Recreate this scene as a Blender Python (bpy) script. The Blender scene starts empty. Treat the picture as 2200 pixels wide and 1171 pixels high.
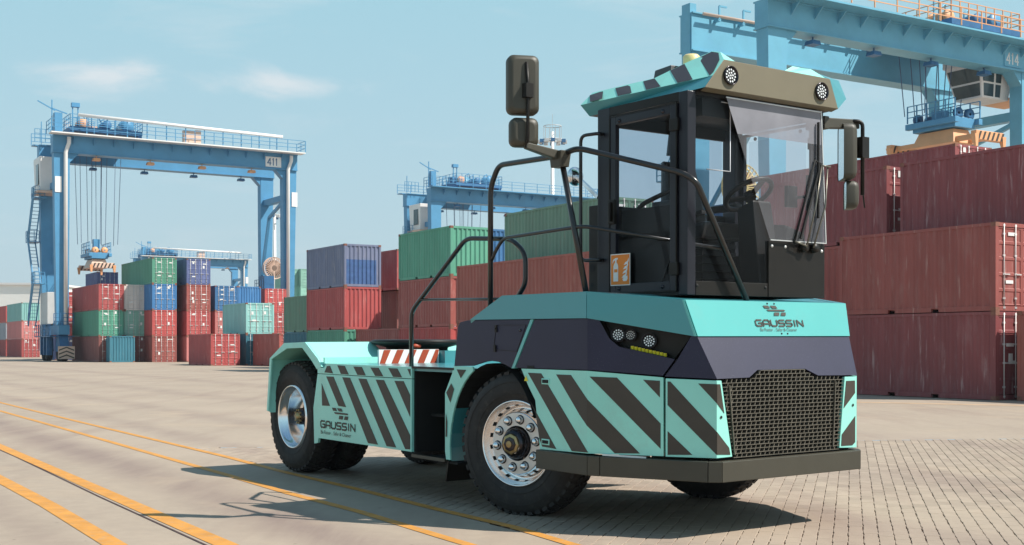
import bpy, bmesh, math, random
from mathutils import Vector, Matrix
random.seed(7)
HAZE = 0.00022
R = math.radians
SC = bpy.context.scene
COL = SC.collection

# ------------------------------------------------------------------ camera, light, exposure
cam_d = bpy.data.cameras.new('camera')
cam_d.sensor_width = 36.0
cam_d.lens = 36.0 * 2650 / 2200
cam_d.shift_y = (744 - 585.5) / 2200
cam_d.clip_start = 0.1
cam_d.clip_end = 3000
cam = bpy.data.objects.new('camera', cam_d)
COL.objects.link(cam)
cam.location = (0, 0, 1.45)
cam.rotation_euler = (R(90), 0, 0)
SC.camera = cam
SUN_V = Vector((0.85, -0.22, 1.0)).normalized()
SUN_EL = math.asin(SUN_V.z)
SUN_AZ = math.atan2(SUN_V.x, SUN_V.y)
w = bpy.data.worlds.new('World')
SC.world = w
w.use_nodes = True
nt = w.node_tree
nt.nodes.clear()
wo = nt.nodes.new('ShaderNodeOutputWorld')
bg = nt.nodes.new('ShaderNodeBackground')
sky = nt.nodes.new('ShaderNodeTexSky')
sky.sky_type = 'NISHITA'
sky.sun_disc = False
sky.sun_elevation = SUN_EL
sky.sun_rotation = SUN_AZ
sky.air_density = 1.2
sky.dust_density = 2.2
sky.ozone_density = 1.5
bg.inputs['Strength'].default_value = 0.112
# thin high cloud wisps mixed into the sky
tc = nt.nodes.new('ShaderNodeTexCoord')
sep = nt.nodes.new('ShaderNodeSeparateXYZ')
nt.links.new(tc.outputs['Generated'], sep.inputs[0])
mp = nt.nodes.new('ShaderNodeMapping')
mp.inputs['Scale'].default_value = (2.2, 2.2, 13.0)
mp.inputs['Location'].default_value = (1.3, 0.4, 2.1)
nt.links.new(tc.outputs['Generated'], mp.inputs[0])
nz = nt.nodes.new('ShaderNodeTexNoise')
nz.inputs['Scale'].default_value = 1.9
nz.inputs['Detail'].default_value = 7
nz.inputs['Roughness'].default_value = 0.62
nz.inputs['Distortion'].default_value = 0.5
nt.links.new(mp.outputs[0], nz.inputs['Vector'])
cr = nt.nodes.new('ShaderNodeMapRange')
cr.inputs['From Min'].default_value = 0.56
cr.inputs['From Max'].default_value = 0.80
cr.inputs['To Max'].default_value = 0.35
nt.links.new(nz.outputs['Fac'], cr.inputs['Value'])
tint = nt.nodes.new('ShaderNodeMix')
tint.data_type = 'RGBA'
tint.blend_type = 'MIX'
tint.inputs['Factor'].default_value = 0.85
zr = nt.nodes.new('ShaderNodeMapRange')
zr.inputs['From Min'].default_value = 0.0
zr.inputs['From Max'].default_value = 0.27
nt.links.new(sep.outputs['Z'], zr.inputs['Value'])
grad = nt.nodes.new('ShaderNodeMix')
grad.data_type = 'RGBA'
grad.inputs['A'].default_value = (3.62, 4.62, 5.25, 1)
grad.inputs['B'].default_value = (2.70, 4.62, 5.30, 1)
nt.links.new(zr.outputs[0], grad.inputs['Factor'])
# deeper blue towards the zenith
zr2 = nt.nodes.new('ShaderNodeMapRange')
zr2.inputs['From Min'].default_value = 0.27
zr2.inputs['From Max'].default_value = 0.95
nt.links.new(sep.outputs['Z'], zr2.inputs['Value'])
grad2 = nt.nodes.new('ShaderNodeMix')
grad2.data_type = 'RGBA'
grad2.inputs['B'].default_value = (0.75, 1.75, 3.0, 1)
nt.links.new(zr2.outputs[0], grad2.inputs['Factor'])
nt.links.new(grad.outputs['Result'], grad2.inputs['A'])
nt.links.new(grad2.outputs['Result'], tint.inputs['B'])
nt.links.new(sky.outputs[0], tint.inputs['A'])
cm = nt.nodes.new('ShaderNodeMix')
cm.data_type = 'RGBA'
cm.inputs['B'].default_value = (5.3, 5.6, 5.8, 1)
nt.links.new(tint.outputs['Result'], cm.inputs['A'])
# two small wispy clouds standing over the far yard
nz2 = nt.nodes.new('ShaderNodeTexNoise')
nz2.inputs['Scale'].default_value = 9.0
nz2.inputs['Detail'].default_value = 8
nz2.inputs['Roughness'].default_value = 0.65
nz2.inputs['Distortion'].default_value = 0.6
mp2 = nt.nodes.new('ShaderNodeMapping')
mp2.inputs['Scale'].default_value = (1, 1, 3.2)
nt.links.new(tc.outputs['Generated'], mp2.inputs[0])
nt.links.new(mp2.outputs[0], nz2.inputs['Vector'])
acc = cr.outputs[0]
for (dx, dz, wx, wz, amt) in ((-.335, .2215, .062, .020, 1.0), (-.185, .214, .085, .015, .9), (.11, .285, .09, .012, .35)):
    dv = Vector((dx, 1, dz)).normalized()
    sub = nt.nodes.new('ShaderNodeVectorMath'); sub.operation = 'SUBTRACT'; sub.inputs[1].default_value = dv
    nt.links.new(tc.outputs['Generated'], sub.inputs[0])
    mu = nt.nodes.new('ShaderNodeVectorMath'); mu.operation = 'MULTIPLY'; mu.inputs[1].default_value = (1 / wx, 1 / wx, 1 / wz)
    nt.links.new(sub.outputs[0], mu.inputs[0])
    ln = nt.nodes.new('ShaderNodeVectorMath'); ln.operation = 'LENGTH'
    nt.links.new(mu.outputs[0], ln.inputs[0])
    a1 = nt.nodes.new('ShaderNodeMath'); a1.operation = 'SUBTRACT'; a1.inputs[0].default_value = 1.0
    nt.links.new(ln.outputs['Value'], a1.inputs[1])
    a2 = nt.nodes.new('ShaderNodeMath'); a2.operation = 'ADD'
    nt.links.new(a1.outputs[0], a2.inputs[0])
    nzs = nt.nodes.new('ShaderNodeMapRange'); nzs.inputs['From Min'].default_value = 0.32; nzs.inputs['From Max'].default_value = 0.68
    nt.links.new(nz2.outputs['Fac'], nzs.inputs['Value']); nt.links.new(nzs.outputs[0], a2.inputs[1])
    a3 = nt.nodes.new('ShaderNodeMapRange'); a3.interpolation_type = 'SMOOTHSTEP'
    a3.inputs['From Min'].default_value = 0.55; a3.inputs['From Max'].default_value = 1.75; a3.inputs['To Max'].default_value = 0.85 * amt
    nt.links.new(a2.outputs[0], a3.inputs['Value'])
    a4 = nt.nodes.new('ShaderNodeMath'); a4.operation = 'MAXIMUM'
    nt.links.new(acc, a4.inputs[0]); nt.links.new(a3.outputs[0], a4.inputs[1]); acc = a4.outputs[0]
nt.links.new(acc, cm.inputs['Factor'])
nt.links.new(cm.outputs['Result'], bg.inputs['Color'])
nt.links.new(bg.outputs[0], wo.inputs[0])
sun_d = bpy.data.lights.new('sun', 'SUN')
sun_d.energy = 4.9
sun_d.angle = R(0.5)
sun_d.color = (1.0, 0.95, 0.87)
sun = bpy.data.objects.new('sun', sun_d)
COL.objects.link(sun)
sun.rotation_euler = SUN_V.to_track_quat('Z', 'Y').to_euler()
sun.location = (30, -10, 60)
vs = SC.view_settings
vs.view_transform = 'Standard'
vs.look = 'None'
vs.gamma = 1
vs.use_curve_mapping = False
vs.exposure = 0.4

# ------------------------------------------------------------------ materials
def mat(name, col, rough=0.5, metal=0.0, var=0.12, scale=3.0, bump=0.0, bscale=60.0, dirt=None, dirt_amt=0.0,
        coat=0.0, island=0.0, spec=None, stretch=None, speck=None, streak=None):
    m = bpy.data.materials.new(name)
    m.use_nodes = True
    n = m.node_tree
    b = n.nodes['Principled BSDF']
    b.inputs['Roughness'].default_value = rough
    b.inputs['Metallic'].default_value = metal
    if coat: b.inputs['Coat Weight'].default_value = coat; b.inputs['Coat Roughness'].default_value = 0.12
    if spec is not None: b.inputs['Specular IOR Level'].default_value = spec
    t = n.nodes.new('ShaderNodeTexCoord')
    src = t.outputs['Object']
    if stretch:
        mp = n.nodes.new('ShaderNodeMapping')
        mp.inputs['Scale'].default_value = stretch
        n.links.new(src, mp.inputs[0]); src = mp.outputs[0]
    z = n.nodes.new('ShaderNodeTexNoise')
    z.inputs['Scale'].default_value = scale
    z.inputs['Detail'].default_value = 6
    z.inputs['Roughness'].default_value = 0.6
    n.links.new(src, z.inputs['Vector'])
    mr = n.nodes.new('ShaderNodeMapRange')
    mr.inputs['From Min'].default_value = 0.3
    mr.inputs['From Max'].default_value = 0.7
    mr.inputs['To Min'].default_value = 1 - var
    mr.inputs['To Max'].default_value = 1 + var
    n.links.new(z.outputs['Fac'], mr.inputs['Value'])
    val = mr.outputs[0]
    if island:
        g = n.nodes.new('ShaderNodeNewGeometry')
        m2 = n.nodes.new('ShaderNodeMapRange')
        m2.inputs['To Min'].default_value = 1 - island
        m2.inputs['To Max'].default_value = 1 + island
        n.links.new(g.outputs['Random Per Island'], m2.inputs['Value'])
        mm = n.nodes.new('ShaderNodeMath'); mm.operation = 'MULTIPLY'
        n.links.new(val, mm.inputs[0]); n.links.new(m2.outputs[0], mm.inputs[1]); val = mm.outputs[0]
    vm = n.nodes.new('ShaderNodeVectorMath'); vm.operation = 'SCALE'
    vm.inputs[0].default_value = col
    n.links.new(val, vm.inputs['Scale'])
    out = vm.outputs[0]
    if dirt:
        z2 = n.nodes.new('ShaderNodeTexNoise')
        z2.inputs['Scale'].default_value = scale * 2.3
        z2.inputs['Detail'].default_value = 8
        z2.inputs['Roughness'].default_value = 0.7
        n.links.new(src, z2.inputs['Vector'])
        r2 = n.nodes.new('ShaderNodeMapRange')
        r2.inputs['From Min'].default_value = 0.52
        r2.inputs['From Max'].default_value = 0.72
        r2.inputs['To Max'].default_value = dirt_amt
        n.links.new(z2.outputs['Fac'], r2.inputs['Value'])
        mx = n.nodes.new('ShaderNodeMix'); mx.data_type = 'RGBA'
        mx.inputs['B'].default_value = (*dirt, 1)
        n.links.new(r2.outputs[0], mx.inputs['Factor'])
        n.links.new(out, mx.inputs['A'])
        out = mx.outputs['Result']
    if speck:
        z3 = n.nodes.new('ShaderNodeTexNoise'); z3.inputs['Scale'].default_value = speck[1]; z3.inputs['Detail'].default_value = 2
        n.links.new(t.outputs['Object'], z3.inputs['Vector'])
        r3 = n.nodes.new('ShaderNodeMapRange'); r3.inputs['From Min'].default_value = 0.66; r3.inputs['From Max'].default_value = 0.7; r3.inputs['To Max'].default_value = speck[2]
        n.links.new(z3.outputs['Fac'], r3.inputs['Value'])
        mx = n.nodes.new('ShaderNodeMix'); mx.data_type = 'RGBA'; mx.inputs['B'].default_value = (*speck[0], 1)
        n.links.new(r3.outputs[0], mx.inputs['Factor']); n.links.new(out, mx.inputs['A']); out = mx.outputs['Result']
    if streak:
        mp = n.nodes.new('ShaderNodeMapping'); mp.inputs['Scale'].default_value = (9, 9, 0.7)
        inf = n.nodes.new('ShaderNodeObjectInfo'); ad = n.nodes.new('ShaderNodeVectorMath'); ad.operation = 'ADD'
        n.links.new(t.outputs['Object'], ad.inputs[0]); n.links.new(inf.outputs['Location'], ad.inputs[1]); n.links.new(ad.outputs[0], mp.inputs[0])
        z5 = n.nodes.new('ShaderNodeTexNoise'); z5.inputs['Scale'].default_value = 1.0; z5.inputs['Detail'].default_value = 5; z5.inputs['Roughness'].default_value = 0.65
        n.links.new(mp.outputs[0], z5.inputs['Vector'])
        r5 = n.nodes.new('ShaderNodeMapRange'); r5.inputs['From Min'].default_value = 0.60; r5.inputs['From Max'].default_value = 0.70; r5.inputs['To Max'].default_value = 0.62
        n.links.new(z5.outputs['Fac'], r5.inputs['Value'])
        mx = n.nodes.new('ShaderNodeMix'); mx.data_type = 'RGBA'; mx.inputs['B'].default_value = (min(1, streak[0] * 1.3), streak[1] * 1.3, streak[2] * 1.3, 1)
        n.links.new(r5.outputs[0], mx.inputs['Factor']); n.links.new(out, mx.inputs['A']); out = mx.outputs['Result']
        # every container a little different in tone
        mq = n.nodes.new('ShaderNodeMapRange'); mq.inputs['To Min'].default_value = 0.82; mq.inputs['To Max'].default_value = 1.16
        z6 = n.nodes.new('ShaderNodeTexNoise'); z6.inputs['Scale'].default_value = 0.37
        n.links.new(inf.outputs['Location'], z6.inputs['Vector']); mq.inputs['From Min'].default_value = 0.35; mq.inputs['From Max'].default_value = 0.65
        n.links.new(z6.outputs['Fac'], mq.inputs['Value'])
        vv = n.nodes.new('ShaderNodeVectorMath'); vv.operation = 'SCALE'; n.links.new(out, vv.inputs[0]); n.links.new(mq.outputs[0], vv.inputs['Scale']); out = vv.outputs[0]
    n.links.new(out, b.inputs['Base Color'])
    if bump:
        z4 = n.nodes.new('ShaderNodeTexNoise'); z4.inputs['Scale'].default_value = bscale; z4.inputs['Detail'].default_value = 4
        n.links.new(t.outputs['Object'], z4.inputs['Vector'])
        bp = n.nodes.new('ShaderNodeBump'); bp.inputs['Strength'].default_value = bump; bp.inputs['Distance'].default_value = 0.01 if bscale < 100 else 0.0015
        n.links.new(z4.outputs['Fac'], bp.inputs['Height']); n.links.new(bp.outputs[0], b.inputs['Normal'])
    return m

M = {}
M['teal'] = mat('teal_paint', (0.10, 0.42, 0.40), 0.30, 0.0, 0.04, 1.5, coat=0.5, dirt=(0.25, 0.3, 0.28), dirt_amt=0.12)
M['mint'] = mat('mint_panel_paint', (0.30, 0.73, 0.63), 0.36, 0.0, 0.06, 1.5, coat=0.25, dirt=(0.30, 0.38, 0.33), dirt_amt=0.28)
M['teal_shaded'] = mat('shaded_teal_metallic_paint', (0.05, 0.27, 0.30), 0.30, 0.1, 0.04, 1.5, coat=0.5)  # teal with the shade of the band's unlit sides put into its colour
M['navy'] = mat('navy_paint', (0.020, 0.020, 0.048), 0.45, 0.0, 0.10, 2, bump=0.05, bscale=300, spec=0.35, speck=((0.2, 0.2, 0.25), 140, 0.25))
M['stripe'] = mat('dark_stripe_film', (0.050, 0.040, 0.030), 0.55, 0, 0.12, 8, bump=0.05, bscale=200)
M['black'] = mat('black_powder_coat', (0.010, 0.008, 0.006), 0.45, 0, 0.2, 8, bump=0.03, bscale=300, spec=0.3)
M['blackm'] = mat('matt_black', (0.008, 0.008, 0.008), 0.8, 0, 0.2, 8)
M['bumper'] = mat('dark_olive_grey_coat', (0.052, 0.047, 0.033), 0.5, 0.0, 0.08, 5, bump=0.05, bscale=350)
M['visor'] = mat('olive_grey_visor', (0.165, 0.142, 0.092), 0.5, 0.0, 0.05, 5, bump=0.05, bscale=300)
M['cabframe'] = mat('cab_frame_black', (0.010, 0.010, 0.016), 0.38, 0, 0.15, 6, bump=0.03, bscale=250, spec=0.4)
M['dash'] = mat('interior_plastic', (0.008, 0.007, 0.006), 0.5, 0, 0.2, 8, spec=0.3)
M['seat'] = mat('seat_leather', (0.03, 0.026, 0.022), 0.30, 0, 0.2, 12, bump=0.15, bscale=80)
M['rail'] = mat('handrail_black', (0.016, 0.015, 0.015), 0.28, 0.2, 0.15, 10, coat=0.3)
M['tyre'] = mat('tyre_rubber', (0.020, 0.018, 0.017), 0.75, 0, 0.28, 6, bump=0.1, bscale=90, dirt=(0.085, 0.073, 0.062), dirt_amt=0.45)
M['chrome'] = mat('polished_aluminium', (0.84, 0.84, 0.85), 0.17, 1.0, 0.05, 4, dirt=(0.3, 0.29, 0.28), dirt_amt=0.2)
M['alu'] = mat('satin_aluminium', (0.66, 0.65, 0.63), 0.42, 0.6, 0.06, 10)
M['hub'] = mat('dark_hub_metal', (0.05, 0.045, 0.05), 0.22, 0.9, 0.2, 12)
M['hubcap'] = mat('bronze_hub_cap', (0.34, 0.26, 0.13), 0.3, 0.85, 0.2, 12)
M['grille'] = mat('grille_metal', (0.17, 0.155, 0.125), 0.35, 0.5, 0.25, 20)
M['red'] = mat('reflector_red', (0.36, 0.05, 0.015), 0.5, 0, 0.1, 8)
M['white'] = mat('white_paint', (0.78, 0.77, 0.74), 0.5, 0, 0.05, 3, dirt=(0.5, 0.47, 0.42), dirt_amt=0.3)
M['yellow'] = mat('yellow_marker', (0.75, 0.62, 0.03), 0.4, 0, 0.05, 3)
M['orange'] = mat('orange_sticker', (0.80, 0.22, 0.015), 0.5, 0, 0.04, 3)
M['beacon'] = mat('pale_yellow_beacon', (0.75, 0.60, 0.28), 0.4, 0, 0.05, 3)
M['led'] = mat('lamp_led_lens', (0.9, 0.9, 0.9), 0.15, 0.2, 0.03, 3)
M['greybox'] = mat('pale_grey_paint', (0.55, 0.55, 0.54), 0.55, 0, 0.06, 2)

def glassmat(name, tint, veil, veil_col):
    m = bpy.data.materials.new(name); m.use_nodes = True
    n = m.node_tree; n.nodes.clear()
    o = n.nodes.new('ShaderNodeOutputMaterial')
    tr = n.nodes.new('ShaderNodeBsdfTransparent'); tr.inputs[0].default_value = (*tint, 1)
    df = n.nodes.new('ShaderNodeBsdfDiffuse'); df.inputs[0].default_value = (*veil_col, 1)
    gl = n.nodes.new('ShaderNodeBsdfGlossy'); gl.inputs['Roughness'].default_value = 0.03
    m1 = n.nodes.new('ShaderNodeMixShader')
    tc = n.nodes.new('ShaderNodeTexCoord'); z = n.nodes.new('ShaderNodeTexNoise'); z.inputs['Scale'].default_value = 2.5; z.inputs['Detail'].default_value = 5
    n.links.new(tc.outputs['Object'], z.inputs['Vector'])
    mr = n.nodes.new('ShaderNodeMapRange'); mr.inputs['From Min'].default_value = 0.3; mr.inputs['From Max'].default_value = 0.7
    mr.inputs['To Min'].default_value = veil * 0.8; mr.inputs['To Max'].default_value = veil * 1.2
    n.links.new(z.outputs['Fac'], mr.inputs['Value']); n.links.new(mr.outputs[0], m1.inputs[0])
    n.links.new(tr.outputs[0], m1.inputs[1]); n.links.new(df.outputs[0], m1.inputs[2])
    m2 = n.nodes.new('ShaderNodeMixShader'); lw = n.nodes.new('ShaderNodeLayerWeight'); lw.inputs['Blend'].default_value = 0.5
    fr = n.nodes.new('ShaderNodeMapRange'); fr.inputs['From Min'].default_value = 0.45; fr.inputs['To Min'].default_value = 0.015; fr.inputs['To Max'].default_value = 0.30
    n.links.new(lw.outputs['Facing'], fr.inputs['Value'])
    n.links.new(fr.outputs[0], m2.inputs[0]); n.links.new(m1.outputs[0], m2.inputs[1]); n.links.new(gl.outputs[0], m2.inputs[2])
    n.links.new(m2.outputs[0], o.inputs[0])
    return m
M['glass'] = glassmat('side_glass', (0.86, 0.87, 0.9), 0.006, (0.5, 0.5, 0.52))
M['windscreen'] = glassmat('pale_sheen_windscreen', (0.90, 0.90, 0.92), 0.13, (0.56, 0.56, 0.60))  # whitish reflection put into the glass as a pale diffuse veil
M['sunband'] = glassmat('tinted_windscreen_band', (0.55, 0.55, 0.6), 0.72, (0.30, 0.30, 0.335))

# ------------------------------------------------------------------ mesh helpers
class MB:
    def __init__(s): s.v = []; s.f = []; s.smooth = []
    def add(s, vs, fs, sm=False):
        o = len(s.v); s.v += [tuple(p) for p in vs]
        s.f += [tuple(i + o for i in f) for f in fs]; s.smooth += [sm] * len(fs)
        return s
    def box(s, x0, y0, z0, x1, y1, z1):
        vs = [(x, y, z) for z in (z0, z1) for y in (y0, y1) for x in (x0, x1)]
        return s.add(vs, [(0, 2, 3, 1), (4, 5, 7, 6), (0, 1, 5, 4), (2, 6, 7, 3), (0, 4, 6, 2), (1, 3, 7, 5)])
    def hull8(s, bot, top):
        n = len(bot)
        vs = list(bot) + list(top)
        fs = [tuple(range(n - 1, -1, -1)), tuple(range(n, 2 * n))]
        for i in range(n):
            j = (i + 1) % n; fs.append((i, j, n + j, n + i))
        return s.add(vs, fs)
    def bar(s, a, b, wd, hg=None, up=(0, 0, 1)):
        hg = hg or wd
        a = Vector(a); b = Vector(b); d = (b - a).normalized(); u = Vector(up)
        if abs(d.dot(u)) > 0.98: u = Vector((0, 1, 0))
        x = d.cross(u).normalized() * wd / 2; y = x.cross(d).normalized() * hg / 2
        return s.hull8([a - x - y, a + x - y, a + x + y, a - x + y], [b - x - y, b + x - y, b + x + y, b - x + y])
    def tube(s, pts, r, seg=8, cap=True, radii=None):
        pts = [Vector(p) for p in pts]; n = len(pts); vs = []; fs = []
        prev = None
        for i, p in enumerate(pts):
            if i == 0: d = pts[1] - p
            elif i == n - 1: d = p - pts[-2]
            else: d = (pts[i + 1] - p).normalized() + (p - pts[i - 1]).normalized()
            d.normalize()
            if prev is None:
                u = Vector((0, 0, 1)) if abs(d.z) < 0.9 else Vector((1, 0, 0))
                x = d.cross(u).normalized()
            else:
                x = (prev - d * prev.dot(d)).normalized()
            prev = x; y = d.cross(x)
            rr = radii[i] if radii else r
            k = 1.0
            for j in range(seg):
                a = 2 * math.pi * j / seg
                vs.append(p + (x * math.cos(a) + y * math.sin(a)) * rr * k)
        for i in range(n - 1):
            for j in range(seg):
                k = (j + 1) % seg
                fs.append((i * seg + j, i * seg + k, (i + 1) * seg + k, (i + 1) * seg + j))
        s.add(vs, fs, True)
        if cap:
            o = len(s.v) - len(vs)
            s.f.append(tuple(o + j for j in range(seg - 1, -1, -1))); s.smooth.append(False)
            s.f.append(tuple(o + (n - 1) * seg + j for j in range(seg))); s.smooth.append(False)
        return s
    def lathe(s, prof, seg=48, axis='y', c=(0, 0, 0), sm=True):
        """prof: (r, h) along axis"""
        vs = []; fs = []; n = len(prof)
        for r, h in prof:
            for j in range(seg):
                a = 2 * math.pi * j / seg
                ca, sa = math.cos(a) * r, math.sin(a) * r
                p = {'y': (ca, h, sa), 'z': (ca, sa, h), 'x': (h, ca, sa)}[axis]
                vs.append((p[0] + c[0], p[1] + c[1], p[2] + c[2]))
        for i in range(n - 1):
            for j in range(seg):
                k = (j + 1) % seg
                q = (i * seg + j, i * seg + k, (i + 1) * seg + k, (i + 1) * seg + j)
                fs.append(q)
        return s.add(vs, fs, sm)
    def prism(s, poly, a, b, plane='xz'):
        """extrude 2D polygon from a to b along the missing axis"""
        def P(u, v, t): return {'xz': (u, t, v), 'xy': (u, v, t), 'yz': (t, u, v)}[plane]
        return s.hull8([P(u, v, a) for u, v in poly], [P(u, v, b) for u, v in poly])
    def poly(s, pts): return s.add(pts, [tuple(range(len(pts)))])
    def mesh(s, name, bevel=0.0, fix=True):
        me = bpy.data.meshes.new(name)
        me.from_pydata(s.v, [], s.f)
        me.polygons.foreach_set('use_smooth', s.smooth)
        if fix or bevel:
            bm = bmesh.new(); bm.from_mesh(me)
            if bevel:
                es = [e for e in bm.edges if len(e.link_faces) == 2 and e.calc_face_angle(0) > 0.5 and e.calc_length() > bevel * 3]
                try: bmesh.ops.bevel(bm, geom=es, offset=bevel, segments=2, affect='EDGES', profile=0.6, clamp_overlap=True)
                except Exception: pass
            if fix: bmesh.ops.recalc_face_normals(bm, faces=bm.faces)
            bm.to_mesh(me); bm.free()
        me.update()
        return me

def link(name, me, m=None, parent=None, kind=None):
    o = bpy.data.objects.new(name, me); COL.objects.link(o)
    if m is not None and me is not None:
        if not me.materials: me.materials.append(m)
        if me.materials[0] is not m:
            o.material_slots[0].link = 'OBJECT'; o.material_slots[0].material = m
    if parent: o.parent = parent
    if kind: o['kind'] = kind
    return o
SPLIT = {'mast', 'cab_rail', 'brace', 'pipework', 'sill_beam', 'body_core', 'chassis_rail', 'axle', 'step_box', 'trough_post', 'junction_box', 'rear_wall', 'headlining',
         'inner_handrail', 'mirror_bracket', 'mirror_stalk', 'armrest', 'telescopic_frame', 'guard_rail', 'service_platform', 'cab_floor', 'landing', 'reel_platform',
         'girder', 'display', 'wiper_blade', 'fifth_wheel', 'hoist_rope', 'front_side_panel', 'grille_cover_edge', 'headblock', 'hub_bolt'}
def pieces(mb, eps=0.012):
    """groups of faces whose boxes touch"""
    par = list(range(len(mb.v)))
    def find(i):
        while par[i] != i: par[i] = par[par[i]]; i = par[i]
        return i
    for f in mb.f:
        for k in f[1:]: par[find(k)] = find(f[0])
    isl = {}
    for i in range(len(mb.v)): isl.setdefault(find(i), []).append(i)
    used = {find(f[0]) for f in mb.f}
    B = [[k, [min(mb.v[i][a] for i in isl[k]) - eps for a in range(3)], [max(mb.v[i][a] for i in isl[k]) + eps for a in range(3)]] for k in used]
    g = list(range(len(B)))
    def fg(i):
        while g[i] != i: g[i] = g[g[i]]; i = g[i]
        return i
    for i in range(len(B)):
        for j in range(i):
            if all(B[i][1][a] <= B[j][2][a] and B[j][1][a] <= B[i][2][a] for a in range(3)): g[fg(i)] = fg(j)
    out = {}
    key = {B[i][0]: fg(i) for i in range(len(B))}
    for f, s_ in zip(mb.f, mb.smooth): out.setdefault(key[find(f[0])], []).append((f, s_))
    res = []
    for fs in out.values():
        ids = {}; n = MB()
        for f, s_ in fs:
            q = []
            for i in f:
                if i not in ids: ids[i] = len(n.v); n.v.append(mb.v[i])
                q.append(ids[i])
            n.f.append(tuple(q)); n.smooth.append(s_)
        res.append(n)
    return res
def part(name, mb, m, parent, bevel=0.0, label=None, kind=None):
    if name in SPLIT:
        ps = pieces(mb)
        if 1 < len(ps) <= 40:
            first = None
            for q in ps:
                o = link(name, q.mesh(name, bevel), m, parent, kind)
                if label: o['label'] = label
                first = first or o
            return first
    o = link(name, mb.mesh(name, bevel), m, parent, kind)
    if label: o['label'] = label
    return o
def thing(name, label, cat, group=None, loc=(0, 0, 0), rz=0.0):
    o = bpy.data.objects.new(name, None); COL.objects.link(o)
    o.empty_display_size = 0.3
    o.location = loc; o.rotation_euler = (0, 0, rz)
    o['label'] = label; o['category'] = cat
    if group: o['group'] = group
    return o
def fillet(pts, r, n=5):
    pts = [Vector(p) for p in pts]; out = [pts[0]]
    for i in range(1, len(pts) - 1):
        p = pts[i]; a = (pts[i - 1] - p); b = (pts[i + 1] - p)
        k = min(r, a.length * 0.45, b.length * 0.45)
        A = p + a.normalized() * k; B = p + b.normalized() * k
        for j in range(n + 1):
            t = j / n
            out.append(A * (1 - t) ** 2 + p * 2 * t * (1 - t) + B * t ** 2)
    out.append(pts[-1]); return out

# stroke letters on a flat surface: map(u,v) -> point
GL = {'G': [[(1, 1), (.2, 1), (0, .8), (0, .2), (.2, 0), (1, 0), (1, .5), (.5, .5)]],
      'A': [[(0, 0), (0, .8), (.2, 1), (.8, 1), (1, .8), (1, 0)], [(0, .38), (1, .38)]],
      'U': [[(0, 1), (0, .2), (.2, 0), (.8, 0), (1, .2), (1, 1)]],
      'S': [[(1, 1), (.2, 1), (0, .85), (0, .65), (.15, .5), (.85, .5), (1, .35), (1, .15), (.8, 0), (0, 0)]],
      'i': [[(.5, 0), (.5, .66)], [(.5, .84), (.5, 1.0)]],
      'N': [[(0, 0), (0, 1), (1, 0), (1, 1)]],
      '4': [[(.75, 0), (.75, 1), (0, .3), (1, .3)]], '1': [[(.3, .8), (.55, 1), (.55, 0)]],
      '8': [[(0, 0), (1, 0), (1, 1), (0, 1), (0, 0)], [(0, .5), (1, .5)]], '7': [[(0, 1), (1, 1), (.4, 0)]]}
def strokes(mb, text, fn, h, wl, gap, th):
    u = 0
    for ch in text:
        ww = wl * (0.35 if ch == 'i' else 0.6 if ch == '1' else 1)
        for st in GL[ch]:
            for a, b in zip(st, st[1:]):
                A = Vector((u + a[0] * ww, a[1] * h)); B = Vector((u + b[0] * ww, b[1] * h))
                d = (B - A).normalized(); nn = Vector((-d.y, d.x)) * th / 2; e = d * th * 0.35
                q = [A - e - nn, B + e - nn, B + e + nn, A - e + nn]
                mb.poly([fn(p.x, p.y) for p in q])
        u += ww + gap
    return u
def text_mesh(txt, size, fn, name):
    cu = bpy.data.curves.new(name, 'FONT'); cu.body = txt; cu.size = size; cu.resolution_u = 2
    ob = bpy.data.objects.new(name, cu); COL.objects.link(ob)
    dg = bpy.context.evaluated_depsgraph_get()
    me = bpy.data.meshes.new_from_object(ob.evaluated_get(dg))
    bpy.data.objects.remove(ob); bpy.data.curves.remove(cu)
    for v in me.vertices: v.co = Vector(fn(v.co.x, v.co.y))
    me.name = name
    return me

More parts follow.
